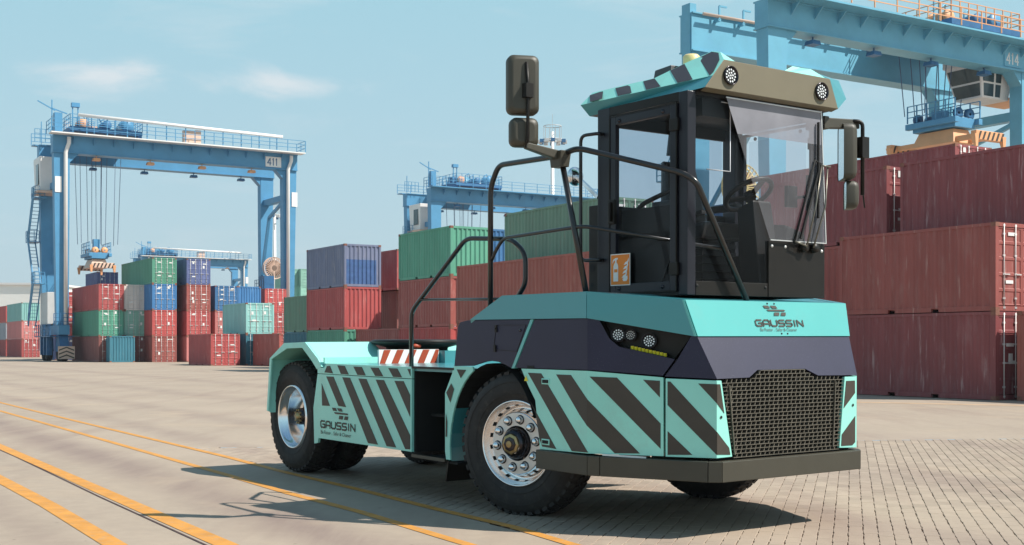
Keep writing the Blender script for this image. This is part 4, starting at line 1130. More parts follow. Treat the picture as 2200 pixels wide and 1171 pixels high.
# --- navy band
N1 = [(-.775, 1.677), (-.90, 1.66), (-.935, 1.62), (-.996, 1.262)] + [(-.71, 1.27), (-.60, 1.292), (-.50, 1.312), (-.41, 1.32), (-.30, 1.312), (-.20, 1.290), (-.112, 1.262)] + [(.155, 1.675)]
n1 = spart('side_locker_panel', N1, M['navy'], .0, -.03, bevel=.003, both=True)
mb = MB()
L = [(-.335, 1.63), (-.37, 1.42), (-.03, 1.405), (.10, 1.63)]
for a, b in zip(L, L[1:] + L[:1]): mb.bar((a[0], -.002, a[1]), (b[0], -.002, b[1]), .004, .003)
part('locker_seam', mb, M['black'], n1)
for z in (1.60, 1.43):
    mb = MB(); mb.box(-.345 - (1.6 - z) * .1, -.012, z - .03, -.315 - (1.6 - z) * .1, 0, z + .03); mb.lathe([(.0, -.006), (.007, -.006), (.007, .006), (.0, .006)], 8, 'z', (-.33, -.014, z)); part('hinge', mb, M['black'], n1)
mb = MB(); mb.lathe([(.0005, -.008), (.012, -.008), (.012, .0)], 12, 'y', (.02, 0, 1.585)); part('latch', mb, M['hub'], n1)
spart('diagonal_trim', [(-.105, 1.262), (-.065, 1.262), (.205, 1.675), (.165, 1.675)], M['teal'], .004, -.03)
def ts(t): return S0 + t * (S1 - S0)
N2 = [(-.050, 1.268), (ts(0), 1.272), (ts(.60), 1.236), (ts(.735), 1.362), (ts(.285), 1.455), (ts(.207), 1.516), (ts(.12), 1.660), (ts(0), 1.676), (.215, 1.672)]
n2 = spart('side_bonnet_panel', N2, M['navy'], .0, -.03, bevel=.003)
N2f = [(-.050, 1.268), (ts(0), 1.272), (ts(.95), 1.23), (ts(.97), 1.54), (ts(0), 1.676), (.215, 1.672)]
mb = MB(); shell(mb, N2f, 0, -.03); fb = MB(); fb.v = [(x, W2 - y, z) for x, y, z in mb.v]; fb.f = mb.f; fb.smooth = mb.smooth; part('side_bonnet_panel', fb, M['navy'], TR, label='navy panel on the far side')
fe = ys(W2 - .48)
N3 = [(ts(.615), 1.230), (ts(1), 1.218), (ys(.829), 1.222), (ys(.95), 1.277), (ys(1.49), 1.277), (ys(1.62), 1.222), (fe, 1.215), (fe, 1.535), (ts(1), 1.535), (ts(.955), 1.540), (ts(.76), 1.362)]
spart('bonnet', N3, M['navy'], .003, -.03, bevel=.005)
mb = MB(); shell(mb, [(ts(.11), 1.66), (ts(.2), 1.45), (ts(.75), 1.33), (ts(.97), 1.54)], -.09, -.10); part('lamp_recess', mb, M['black'], TR)
mb = MB()
rec = [(ts(.12), 1.660), (ts(.207), 1.516), (ts(.285), 1.455), (ts(.735), 1.365), (ts(.955), 1.540)]
for a, b in zip(rec, rec[1:]):
    mb.poly([surf(*a, -.002), surf(*b, -.002), surf(*b, -.095), surf(*a, -.095)])
part('recess_wall', mb, M['black'], TR)
def lamp(name, c, nrm, r, m_ring, parent, leds=True, dim=False):
    """round lamp: housing with a rim, lens, ring of bright led cells"""
    nrm = Vector(nrm).normalized(); q = nrm.to_track_quat('Z', 'Y').to_matrix().to_4x4(); Mx = Matrix.Translation(c) @ q
    def tr(mb):
        mb.v = [tuple(Mx @ Vector(v)) for v in mb.v]; return mb
    mb = MB(); mb.lathe([(r * .2, -.05), (r * .9, -.04), (r * 1.05, 0), (r * 1.02, .012), (r * .93, .008), (r * .86, -.004)], 28, 'z'); o = part(name, tr(mb), m_ring, parent)
    mb = MB(); mb.lathe([(.0005, -.004), (r * .87, -.006)], 28, 'z'); part('lens', tr(mb), M['blackm'], o)
    mb = MB()
    for k, (rr, n) in enumerate(((0, 1), (.33, 6), (.66, 12))):
        for i in range(n):
            a = 2 * math.pi * i / n + k * .2; x, y = r * rr * math.cos(a), r * rr * math.sin(a); e = r * .115
            mb.add([(x + e * math.cos(b), y + e * math.sin(b), .0) for b in [j * math.pi / 3 for j in range(6)]], [tuple(range(6))])
    part('led_cells', tr(mb), M['greybox'] if dim else M['led'], o, kind='stuff')
    return o
for t, z, r, dim in ((.27, 1.548, .055, False), (.385, 1.545, .045, True), (.545, 1.500, .056, False)):
    c = surf(ts(t), z, -.045); lamp('headlight', c, (.62, -.72, .1), r, M['hub'], TR, dim=dim)
mb = MB(); a = surf(ts(.37), 1.448, -.055); b = surf(ts(.665), 1.388, -.055); mb.bar(a, b, .03, .035)
ind = part('indicator', mb, M['hub'], TR)
for i in range(10):
    mb = MB(); p = Vector(a).lerp(Vector(b), (i + .5) / 10) + Vector((.010, -.016, .0)); mb.box(p.x - .010, p.y - .008, p.z - .016, p.x + .010, p.y + .008, p.z + .016); part('amber_cell', mb, M['yellow'], ind)
# --- teal band and hood top
T1 = [(-.723, 1.680), (-.238, 1.880), (S0, 1.885), (ts(.98), 1.812), (ts(.98), 1.537), (S0, 1.678)]
spart('teal_band', T1, M['teal_shaded'], .012, -.03, bevel=.004, both=True)
spart('front_band', [(ts(.98), 1.812), (S1, 1.812), (fe, 1.812), (fe, 1.537), (S1, 1.537), (ts(.98), 1.537)], M['teal'], .0125, -.03, bevel=.004)
mb = MB()
cx, cy = corner(1.812)
T = [(-.238, -.01, 1.884), (S0, -.01, 1.888), (cx, cy, 1.815), (cx, W2 - cy, 1.815), (S0, W2 + .01, 1.888), (-.238, W2 + .01, 1.884)]
mb.hull8([(x, y, z - .03) for x, y, z in T], T); mb.hull8([(-.723, 0, 1.65), (-.238, 0, 1.85), (-.238, W2, 1.85), (-.723, W2, 1.65)], [(-.723, -.008, 1.684), (-.238, -.008, 1.884), (-.238, W2 + .008, 1.884), (-.723, W2 + .008, 1.684)])
part('hood_top', mb, M['teal_shaded'], TR)
mb = MB(); mb.prism([(-.95, .80), (-.95, 1.60), (-.3, 1.845), (.85, 1.845), (1.45, 1.78), (1.62, 1.3), (1.72, 1.2), (1.72, .62), (.7, .62), (.2, .80)], .74, W2 - .74); mb.box(-.96, .05, 1.33, .88, W2 - .05, 1.66); mb.box(-1.0, .45, .5, -.98, W2 - .45, 1.27)
part('body_core', mb, M['blackm'], TR)
# --- wheel arch strip, liner and flap
for sgn in (0, 1):
    f = (lambda v: v) if not sgn else (lambda v: W2 - v)
    ST = [(-1.011, 1.262), (-1.034, 1.191), (-1.152, 1.013), (-1.152, .477), (-1.135, .40), (-1.065, .40)] + [(-.41 + .665 * math.cos(R(a)), .50 + .80 * math.sin(R(a))) for a in range(178, 111, -7)] + [(-.70, 1.262)]
    mb = MB(); mb.prism(ST, f(0), f(.02)); st = part('arch_strip', mb, M['mint'], TR, .003)
    if not sgn:
        for p in ([(-.95, 1.233), (-.796, 1.232), (-.885, 1.154)], [(-1.042, 1.104), (-.995, 1.052), (-1.057, .927), (-1.126, 1.016)], [(-1.132, .83), (-1.107, .75), (-1.112, .611), (-1.138, .61)]):
            mb = MB(); mb.add([(x, -.004, z) for x, z in p], [tuple(range(len(p)))]); part('dark_stripe', mb, M['stripe'], st)
    mb = MB(); arc = [(-.41 + .665 * math.cos(R(a)), .50 + .80 * math.sin(R(a))) for a in range(188, 17, -9)]
    m2 = MB()
    for k, (a, b) in enumerate(zip(arc, arc[1:])): (mb if k < 4 else m2).add([(a[0], f(.015), a[1]), (b[0], f(.015), b[1]), (b[0], f(.72), b[1]), (a[0], f(.72), a[1])], [(0, 1, 2, 3)])
    part('arch_liner', mb, M['teal_shaded'], TR); part('arch_liner', m2, M['blackm'], TR)
    mb = MB(); mb.box(-1.30, f(.10), .19, -1.28, f(.55), .47) if False else mb.hull8([(-1.20, f(.03), .19), (-1.18, f(.03), .19), (-1.18, f(.45), .19), (-1.20, f(.45), .19)], [(-1.13, f(.03), .5), (-1.11, f(.03), .5), (-1.11, f(.45), .5), (-1.13, f(.45), .5)]); part('mud_flap', mb, M['black'], TR)
# --- rear skirt
SK = [(-3.70, 1.188), (-3.545, 1.19), (-3.50, 1.238), (-1.738, 1.238), (-1.738, 1.126), (-3.70, 1.126)]
SK2 = [(-3.70, 1.120), (-1.738, 1.120), (-1.743, .422), (-3.682, .424), (-3.70, .37), (-3.782, .356), (-3.80, .75)]
mb = MB(); mb.prism(SK, 0, .03); sk = part('skirt_top_strip', mb, M['mint'], TR, .003)
mb = MB(); mb.prism(SK2, 0, .03); sk2 = part('side_skirt', mb, M['mint'], TR, .003)
for i, p in enumerate(([(-3.532, 1.142), (-3.474, 1.21), (-3.409, 1.215), (-3.34, 1.135)], [(-3.239, 1.223), (-3.081, 1.221), (-2.992, 1.133), (-3.16, 1.134)], [(-2.888, 1.217), (-2.714, 1.217), (-2.632, 1.133), (-2.801, 1.133)],
          [(-2.533, 1.216), (-2.371, 1.216), (-2.278, 1.133), (-2.435, 1.133)], [(-2.176, 1.218), (-2.004, 1.217), (-1.916, 1.133), (-2.083, 1.133)], [(-1.813, 1.218), (-1.758, 1.217), (-1.758, 1.152)],
          [(-3.599, 1.019), (-3.41, .786), (-3.588, .781)], [(-3.491, 1.099), (-3.328, 1.1), (-3.051, .790), (-3.215, .795)], [(-3.129, 1.1), (-2.965, 1.099), (-2.386, .447), (-2.582, .447)], [(-2.782, 1.097), (-2.618, 1.096), (-2.029, .444), (-2.209, .444)],
          [(-2.425, 1.096), (-2.264, 1.096), (-1.765, .58), (-1.765, .445), (-1.854, .442)], [(-2.056, 1.095), (-1.886, 1.097), (-1.765, .967), (-1.765, .76)])):
    mb = MB(); mb.prism(p, -.004, .001); part('dark_stripe', mb, M['stripe'], sk if i < 6 else sk2)
def logo_mark(mb, fn, s):
    # two bars, a long thin bar and two bars leaning the other way
    for P in ([(0, 1), (.24, 1), (.32, .72), (.07, .72)], [(.32, 1), (.58, 1), (.66, .72), (.42, .72)], [(.13, .61), (.93, .61), (.99, .54), (.96, .45), (.2, .45)],
              [(.46, .33), (.70, .33), (.66, 0), (.42, 0)], [(.79, .33), (1.0, .33), (.96, 0), (.74, 0)]):
        mb.poly([fn(u * s, v * s * .32) for u, v in P])
mb = MB(); fs = lambda u, v: (-3.62 + u, -.0045, .548 + v); strokes(mb, 'GAUSSiN', fs, .068, .092, .030, .018)
part('brand_lettering', mb, M['stripe'], sk2); mb = MB(); logo_mark(mb, lambda u, v: (-3.36 + u, -.0045, .655 + v), .36); part('logo', mb, M['stripe'], sk2)
me = text_mesh('Be Faster .. Safer & Cleaner', .056, lambda u, v: (-3.62 + u * 1.08, -.0045, .478 + v), 'slogan'); link('slogan', me, M['stripe'], sk2, 'stuff')
fb_ = [o for o in TR.children if o.name.startswith('front_band')][0]
def ff(u, v, y0, z0):
    z = z0 + v; cx, cy = corner(z); return (cx + .0185, y0 + u, z)
mb = MB(); strokes(mb, 'GAUSSiN', lambda u, v: ff(u, v, 1.065, 1.618), .046, .068, .020, .012); part('brand_lettering', mb, M['stripe'], fb_); mb = MB(); logo_mark(mb, lambda u, v: ff(u, v, 1.19, 1.70), .25)
for (yy, zz) in ((1.24, 1.825 - .015), (1.30, 1.80), (1.36, 1.565), (1.42, 1.56)): pass
part('logo', mb, M['stripe'], fb_)
me = text_mesh('Be Faster .. Safer & Cleaner', .036, lambda u, v: ff(u * 1.06, v, 1.10, 1.577), 'slogan'); link('slogan', me, M['stripe'], fb_, 'stuff')
for (yy, zz) in ((1.25, 1.796), (1.33, 1.796), (1.34, 1.557), (1.41, 1.557)):
    mb = MB(); cx, cy = corner(zz); mb.lathe([(.0005, .004), (.006, .004), (.008, 0)], 10, 'x', (cx + .014, yy, zz)); part('bolt', mb, M['hub'], fb_)
# far side skirt, deck, step recess
mb = MB(); mb.prism([(-3.7, 1.23), (-1.74, 1.238), (-1.743, .422), (-3.69, .424)], W2 - .03, W2); part('side_skirt', mb, M['mint'], TR, label='skirt on the far side')
mb = MB(); mb.box(-3.62, .03, 1.20, -1.0, W2 - .03, 1.235); part('deck', mb, M['teal_shaded'], TR)
mb = MB(); mb.box(-1.745, .04, .42, -1.73, .55, 1.20); mb.box(-3.6, .52, .42, -1.0, .54, 1.20); mb.box(-1.74, .04, .36, -1.0, .52, .38); mb.box(-1.70, .20, .76, -1.02, .5, .785); mb.box(-3.66, W2 - .54, .42, -1.0, W2 - .52, 1.2)
part('step_box', mb, M['blackm'], TR)
mb = MB(); mb.box(-1.74, -.004, .375, -1.155, .03, .405); part('step_edge', mb, M['bumper'], TR)
mb = MB(); mb.box(-1.74, -.002, 1.225, -1.0, .03, 1.245); part('deck_edge', mb, M['black'], TR)
mb = MB()
for y in (.85, W2 - .99): mb.box(-5.0, y, .72, 1.5, y + .14, 1.14)
mb.box(-4.9, .9, .75, -4.75, W2 - .9, 1.1); mb.box(-3.4, .9, .8, -3.2, W2 - .9, 1.1); mb.box(-2.9, .58, .5, -1.9, W2 - .58, 1.1)
part('chassis_rail', mb, M['blackm'], TR)
mb = MB(); mb.tube([(-4.55, .5, .60), (-4.55, W2 - .5, .60)], .11, 12); mb.lathe([(.1, -.3), (.24, -.15), (.24, .15), (.1, .3)], 16, 'y', (-4.55, CY, .6)); mb.tube([(-.14, .4, .58), (-.14, W2 - .4, .58)], .09, 10)
part('axle', mb, M['black'], TR)
# red and white board and fifth wheel
mb = MB(); mb.box(-3.23, .48, 1.215, -3.20, 1.245, 1.385); bd = part('warning_board', mb, M['white'], TR)
for k in range(5):
    y = .46 + k * .165; ps = [(max(.482, y + .0), 1.218), (y + .085, 1.218), (y + .165, 1.382), (y + .08, 1.382)]
    ps = [(min(p[0], 1.243), p[1]) for p in ps]
    mb = MB(); mb.add([(-3.196, a, b) for a, b in ps], [(0, 1, 2, 3)]); part('red_stripe', mb, M['red'], bd)
mb = MB(); mb.box(-3.25, 1.26, 1.215, -3.1, 2.1, 1.37); part('fifth_wheel_ramp', mb, M['teal_shaded'], TR)
mb = MB(); mb.lathe([(.0005, 1.49), (.50, 1.49), (.54, 1.475), (.52, 1.44), (.36, 1.40), (.34, 1.36), (.2, 1.34), (.0005, 1.34)], 40, 'z', (-3.75, 1.30, 0)); mb.box(-4.1, .95, 1.15, -3.4, 1.65, 1.36)
part('fifth_wheel', mb, M['black'], TR)
mb = MB(); mb.lathe([(.015, 0), (.028, .02), (.028, .08), (.015, .10)], 12, 'y', (-3.32, .98, 1.42)); part('red_coupling', mb, M['red'], TR)
# rear mudguards
for sgn in (0, 1):
    f = (lambda v: v) if not sgn else (lambda v: W2 - v)
    Ou = [(-5.0, .655), (-4.915, 1.27), (-4.535, 1.45), (-4.0, 1.465), (-3.70, 1.29), (-3.60, 1.20)]
    In = [(-4.955, .65), (-4.862, 1.262), (-4.455, 1.39), (-4.07, 1.40), (-3.84, 1.26), (-3.72, 1.17)]
    mb = MB()
    for i in range(5): mb.hull8([(Ou[i][0], f(0), Ou[i][1]), (Ou[i + 1][0], f(0), Ou[i + 1][1]), (In[i + 1][0], f(0), In[i + 1][1]), (In[i][0], f(0), In[i][1])],
                                [(Ou[i][0], f(.022), Ou[i][1]), (Ou[i + 1][0], f(.022), Ou[i + 1][1]), (In[i + 1][0], f(.022), In[i + 1][1]), (In[i][0], f(.022), In[i][1])])
    mg = part('mudguard', mb, M['mint'], TR, .003)
    mb = MB()
    for i in range(5):
        a, b = Ou[i], Ou[i + 1]; a2, b2 = (a[0] * .998 + .0, a[1] - .02), (b[0] * .998, b[1] - .02)
        mb.hull8([(a[0], f(.024), a[1]), (b[0], f(.024), b[1]), (b2[0], f(.024), b2[1]), (a2[0] + (.03 if i == 0 else 0), f(.024), a2[1])],
                 [(a[0], f(.86), a[1]), (b[0], f(.86), b[1]), (b2[0], f(.86), b2[1]), (a2[0] + (.03 if i == 0 else 0), f(.86), a2[1])])
    part('mudguard_top', mb, M['mint'], mg)
mb = MB(); mb.box(-3.62, .03, 1.19, -3.59, .86, 1.30); part('mudguard_front', mb, M['mint'], TR)
# --- wheels
def wheel(cx, cy, cz, side, steer=0.0, concave=False, tyres=1):
    """side -1: outer face towards -y"""
    Rr = .63; Wd = .34
    prof = [(.37, .02), (.40, .0), (.47, -.012), (.54, .0), (.585, .018), (.612, .05), (Rr - .004, .085), (Rr, .13), (Rr, Wd - .13), (Rr - .004, Wd - .085), (.612, Wd - .05), (.585, Wd - .018), (.47, Wd + .01), (.40, Wd), (.37, Wd - .02)]
    prof2 = []
    for r, h in prof:
        prof2.append((r, h))
    mb = MB(); mb.lathe(prof2, 72, 'y')
    for r, h in ((.43, -.008), (.53, -.004)):
        mb.lathe([(r - .004, h), (r, h - .004), (r + .004, h)], 72, 'y')
    N = 46
    for k in range(N):
        a0 = 2 * math.pi * k / N
        for j, (h0, h1, da) in enumerate(((.03, .10, 0), (.115, .165, .5), (.18, .23, 0), (.245, .31, .5))):
            a = a0 + da * 2 * math.pi / N; wa = math.pi / N * .62
            sk_ = .25 * math.pi / N * (1 if j % 2 else -1)
            ri, ro = (Rr - .03, Rr + .014)
            if j in (0, 3): ri = .59
            def P(r, an, h): return (r * math.cos(an), h, r * math.sin(an))
            mb.hull8([P(ri, a - wa, h0), P(ri, a + wa, h0), P(ri, a + wa + sk_, h1), P(ri, a - wa + sk_, h1)],
                     [P(ro - (.02 if j == 0 else 0), a - wa, h0), P(ro - (.02 if j == 0 else 0), a + wa, h0), P(ro - (.02 if j == 3 else 0), a + wa + sk_, h1), P(ro - (.02 if j == 3 else 0), a - wa + sk_, h1)])
    if tyres == 2:
        b2 = [(x, h + .40, z) for x, h, z in mb.v]; mb.add(b2, list(mb.f)); mb.smooth[-len(mb.f) // 2:] = mb.smooth[:len(mb.f) // 2]
    key = ('tyre', tyres)
    if key not in cache: cache[key] = mb.mesh('wheel_tyre')
    wo_ = link('wheel', cache[key], M['tyre'], TR)
    wo_.location = (cx, cy, cz); wo_.rotation_euler = (0, 0, steer + (math.pi if side > 0 else 0))
    mb = MB()
    if concave: mb.lathe([(.375, .03), (.36, .0), (.350, .0), (.342, .015), (.335, .06), (.315, .075), (.305, .12), (.295, .24), (.25, .27), (.13, .27)], 56, 'y')
    else: mb.lathe([(.378, .03), (.374, .004), (.362, -.004), (.356, .01), (.350, .045), (.335, .055), (.325, .11), (.29, .12), (.276, .05), (.268, .022), (.255, .012), (.15, .012), (.14, .03), (.135, .10)], 64, 'y')
    part('rim', mb, M['chrome'], wo_)
    if not concave:
        mb = MB(); mb.lathe([(.262, .0105), (.152, .0105)], 56, 'y'); part('disc_face', mb, M['alu'], wo_)
        for k in range(20):
            a = 2 * math.pi * (k + .5) / 20; da = .055
            mb = MB(); mb.add([(r * math.cos(a + s_ * da), h, r * math.sin(a + s_ * da)) for r, h, s_ in ((.3285, .062, -1), (.3285, .062, 1), (.3225, .100, 1), (.3225, .100, -1))], [(0, 1, 2, 3)]); part('vent_slot', mb, M['blackm'], wo_)
        for k in range(10):
            a = 2 * math.pi * (k + .2) / 10; c, s_ = .208 * math.cos(a), .208 * math.sin(a)
            mb = MB(); mb.lathe([(.042, .0098), (.036, .006), (.034, .0045)], 16, 'y', (c, 0, s_)); part('nut_seat', mb, M['hub'], wo_)
            mb = MB(); mb.lathe([(.033, .01), (.033, -.012), (.028, -.027), (.013, -.036), (.0005, -.038)], 16, 'y', (c, 0, s_)); part('wheel_nut', mb, M['chrome'], wo_)
        mb = MB(); mb.lathe([(.135, .05), (.135, .0), (.125, -.03), (.105, -.065), (.09, -.072)], 32, 'y'); h_ = part('hub', mb, M['hub'], wo_)
        mb = MB(); mb.lathe([(.092, -.068), (.086, -.082), (.062, -.088)], 8, 'y', sm=False); part('hub_collar', mb, M['hubcap'], wo_)
        mb = MB(); mb.lathe([(.064, -.084), (.060, -.095), (.04, -.099), (.0005, -.1)], 8, 'y', sm=False); part('hub_cap', mb, M['hub'], wo_)
        mb = MB(); mb.lathe([(.03, -.098), (.028, -.105), (.0005, -.107)], 24, 'y', sm=False); part('cap_centre', mb, M['hubcap'], wo_)
    else:
        mb = MB(); mb.lathe([(.25, .266), (.14, .26), (.10, .20), (.095, .10), (.07, .09), (.0005, .088)], 32, 'y'); part('hub', mb, M['hub'], wo_)
        for k in range(10):
            a = 2 * math.pi * k / 10; c, s_ = .075 * math.cos(a), .075 * math.sin(a)
            mb = MB(); mb.lathe([(.013, .10), (.013, .078), (.0005, .074)], 6, 'y', (c, 0, s_), False); part('hub_bolt', mb, M['hubcap'], wo_)
        mb = MB(); mb.lathe([(.05, .088), (.045, .062), (.0005, .06)], 20, 'y'); part('hub_cap', mb, M['hubcap'], wo_)
        for k in range(10):
            a = 2 * math.pi * (k + .5) / 10; c, s_ = .19 * math.cos(a), .19 * math.sin(a)
            mb = MB(); mb.lathe([(.024, .262), (.024, .225), (.0005, .215)], 6, 'y', (c, 0, s_), False); part('wheel_nut', mb, M['alu'], wo_)
    return wo_
wheel(-.14, .07, .615, -1, R(17))
wheel(-.14, W2 - .07, .615, 1, R(17))
wheel(-4.55, .10, .605, -1, 0, True, 2)
wheel(-4.55, W2 - .10, .600, 1, 0, True, 2)
# --- cab
XF, XB, YL, YR = 1.50, .43, .50, 2.08
ZB, ZT = 1.855, 3.43
def cabbar(mb, a, b, w_, d_): mb.bar(a, b, w_, d_)
def frame_quad(mb, fn, u0, v0, u1, v1, t, d0, d1):
    for (a0, b0, a1, b1) in ((u0, v0, u0 + t, v1), (u1 - t, v0, u1, v1), (u0 + t, v0, u1 - t, v0 + t), (u0 + t, v1 - t, u1 - t, v1)):
        mb.hull8([fn(a0, b0, d0), fn(a1, b0, d0), fn(a1, b1, d0), fn(a0, b1, d0)], [fn(a0, b0, d1), fn(a1, b0, d1), fn(a1, b1, d1), fn(a0, b1, d1)])
for yy, sg in ((YL, 1), (YR, -1)):
    fy = lambda d: yy + sg * d
    mb = MB()
    mb.box(XB, min(fy(0), fy(.10)), ZB, XB + .155, max(fy(0), fy(.10)), ZT); part('rear_pillar', mb, M['cabframe'], TR, .008)
    mb = MB(); mb.box(1.405 if sg > 0 else 1.46, min(fy(0), fy(.09)), ZB, XF + .004, max(fy(0), fy(.09)), ZT); part('front_pillar', mb, M['cabframe'], TR, .008)
    mb = MB(); mb.box(XB + .155, min(fy(.002), fy(.08)), ZT - .07, 1.405, max(fy(.002), fy(.08)), ZT); mb.box(XB + .155, min(fy(.002), fy(.08)), ZB, 1.405, max(fy(.002), fy(.08)), ZB + .03); part('cab_rail', mb, M['black'], TR)
    # door
    dmb = MB(); fn = lambda u, v, d: (u, fy(d), v)
    frame_quad(dmb, fn, .60, 1.89, 1.395, 3.345, .075 if sg > 0 else .022, -.012, .03)
    dr = part('door', dmb, M['cabframe'], TR, .006)
    if sg > 0: near_door = dr
    mb = MB(); frame_quad(mb, fn, .595, 1.885, 1.40, 3.35, .012, -.018, -.008); part('door_seal', mb, M['black'], dr)
    mb = MB(); mb.add([(.67, fy(.01), 1.96), (1.325, fy(.01), 1.96), (1.325, fy(.01), 3.275), (.67, fy(.01), 3.275)], [(0, 1, 2, 3)]); part('door_glass', mb, M['glass'], dr)
    for x, z in ((.72, 3.30), (1.24, 3.30), (.72, 1.925), (1.24, 1.925)):
        mb = MB(); mb.lathe([(.0005, -.022), (.016, -.02), (.016, -.01)], 14, 'y', (x, yy, z)) if sg > 0 else mb.lathe([(.0005, .022), (.016, .02), (.016, .01)], 14, 'y', (x, yy, z)); part('bolt', mb, M['hub'], dr)
    for z in (2.06, 3.18):
        mb = MB(); mb.box(1.33, min(fy(-.03), fy(.0)), z - .05, 1.42, max(fy(-.03), fy(.0)), z + .05); part('hinge', mb, M['black'], dr, .006)
    mb = MB(); mb.box(.60, min(fy(-.035), fy(0)), 2.46, .68, max(fy(-.035), fy(0)), 2.66); mb.box(.63, min(fy(-.06), fy(-.035)), 2.48, .655, max(fy(-.06), fy(-.035)), 2.64); part('handle', mb, M['black'], dr, .006)
    mb = MB(); gh = fillet([(.36, fy(-.0), 3.21), (.36, fy(-.085), 3.21), (.36, fy(-.085), 2.16), (.44, fy(-.02), 2.16), (.50, fy(.0), 2.16)], .05, 4)
    gh = fillet([(.50, fy(-.0), 3.22), (.50, fy(-.06), 3.22), (.33, fy(-.10), 3.22), (.33, fy(-.10), 2.17), (.50, fy(-.06), 2.17), (.50, fy(.0), 2.17)], .06, 4)
    mb.tube(gh, .015, 8); part('grab_handle', mb, M['rail'], TR)
# fire extinguisher sticker on the near door
st_mb = MB(); st_mb.add([(.625, YL - .016, 1.955), (.862, YL - .016, 1.955), (.862, YL - .016, 2.205), (.625, YL - .016, 2.205)], [(0, 1, 2, 3)])
st_mb = MB(); st_mb.box(.622, YL - .022, 1.952, .865, YL - .013, 2.208); stk = part('sticker_border', st_mb, M['white'], near_door, label='orange fire extinguisher sticker with white edge') if False else None
def flat(name, polys, m, parent, d):
    mb = MB()
    for p in polys: mb.add([(x, YL - d, z) for x, z in p], [tuple(range(len(p)))])
    return part(name, mb, m, parent)
def sq(x0, z0, x1, z1): return [(x0, z0), (x1, z0), (x1, z1), (x0, z1)]
flat('sticker_border', [sq(.622, 1.950, .866, 2.210)], M['white'], near_door, .0195)
flat('sticker', [sq(.630, 1.958, .858, 2.202)], M['orange'], near_door, .0215)
flat('extinguisher_symbol', [[(.662, 1.985), (.722, 1.985), (.722, 2.11), (.712, 2.13), (.702, 2.14), (.702, 2.16), (.718, 2.165), (.718, 2.178), (.690, 2.178), (.66, 2.165), (.648, 2.135), (.655, 2.135), (.668, 2.155), (.682, 2.158), (.682, 2.14), (.672, 2.13), (.662, 2.11)]], M['white'], near_door, .0235)
flat('extinguisher_symbol', [sq(.672, 2.06, .714, 2.085)], M['orange'], near_door, .0245)
fl = []
for k in range(4):
    z = 2.01 + k * .035; x = .765 + k * .008
    fl.append([(x, z), (x + .05, z + .01), (x + .064, z + .035), (x + .062, z + .06), (x + .045, z + .032), (x + .02, z + .022)])
fl.append([(.785, 1.985), (.825, 1.985), (.838, 2.005), (.835, 2.03), (.79, 2.015), (.775, 2.0)])
flat('flame_symbol', fl, M['white'], near_door, .0235)
# front of the cab
mb = MB(); mb.box(XF - .03, YL + .09, ZB, XF + .006, 1.40, 1.965); part('lower_front_rail', mb, M['black'], TR, .004)
mb = MB(); mb.box(XF - .03, 1.402, ZB, XF + .012, YR + .01, 2.31); fp = part('front_plate', mb, M['black'], TR, .004)
for y, z in ((1.44, 2.27), (1.60, 2.27), (2.05, 2.25), (1.37, 1.93), (.6, 1.93)):
    mb = MB(); mb.lathe([(.0005, .006), (.012, .005), (.014, 0)], 12, 'x', (XF + .013 if y > 1.41 else XF + .007, y, z)); part('bolt', mb, M['alu'] if z > 2.2 else M['blackm'], fp)
mb = MB(); mb.box(XF - .03, YL + .09, 3.405, XF + .004, YR - .09, ZT + .02); part('header', mb, M['black'], TR)
mb = MB(); mb.add([(XF, .59, 1.965), (XF, 1.395, 1.965), (XF, 1.39, 2.32), (XF, .895, 3.405), (XF, .59, 3.405)], [(0, 1, 2, 3, 4)]); part('corner_glass', mb, M['glass'], TR)
fx = XF + .035
def wsc(v): return (1.395 + (.885 - 1.395) * v, 2.075 + (2.01 - 2.075) * v, 2.312 + (3.42 - 2.312) * v)
a, b, c0 = wsc(0); a1, b1, c1 = wsc(.745); a2, b2, c2_ = wsc(1)
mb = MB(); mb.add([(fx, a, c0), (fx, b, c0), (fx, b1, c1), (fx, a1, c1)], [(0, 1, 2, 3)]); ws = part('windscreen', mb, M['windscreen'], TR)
mb = MB(); mb.add([(fx, a1, c1), (fx, b1, c1), (fx, b2, c2_), (fx, a2, c2_)], [(0, 1, 2, 3)]); part('tinted_band', mb, M['sunband'], ws)
mb = MB(); mb.bar((fx, a, c0 + .004), (fx, b, c0 + .004), .012, .008); mb.bar((fx, b, c0), (fx, b2, c2_), .012, .01); mb.bar((fx + .002, a2, c2_ - .01), (fx + .002, b2, c2_ - .01), .008, .008); part('windscreen_edge', mb, M['alu'], ws)
mb = MB(); mb.add([(fx, 2.07, 2.32), (XF - .05, 2.13, 2.32), (XF - .05, 2.07, 3.40), (fx, 2.008, 3.40)], [(0, 1, 2, 3)]); part('side_glass_strip', mb, M['windscreen'], ws)
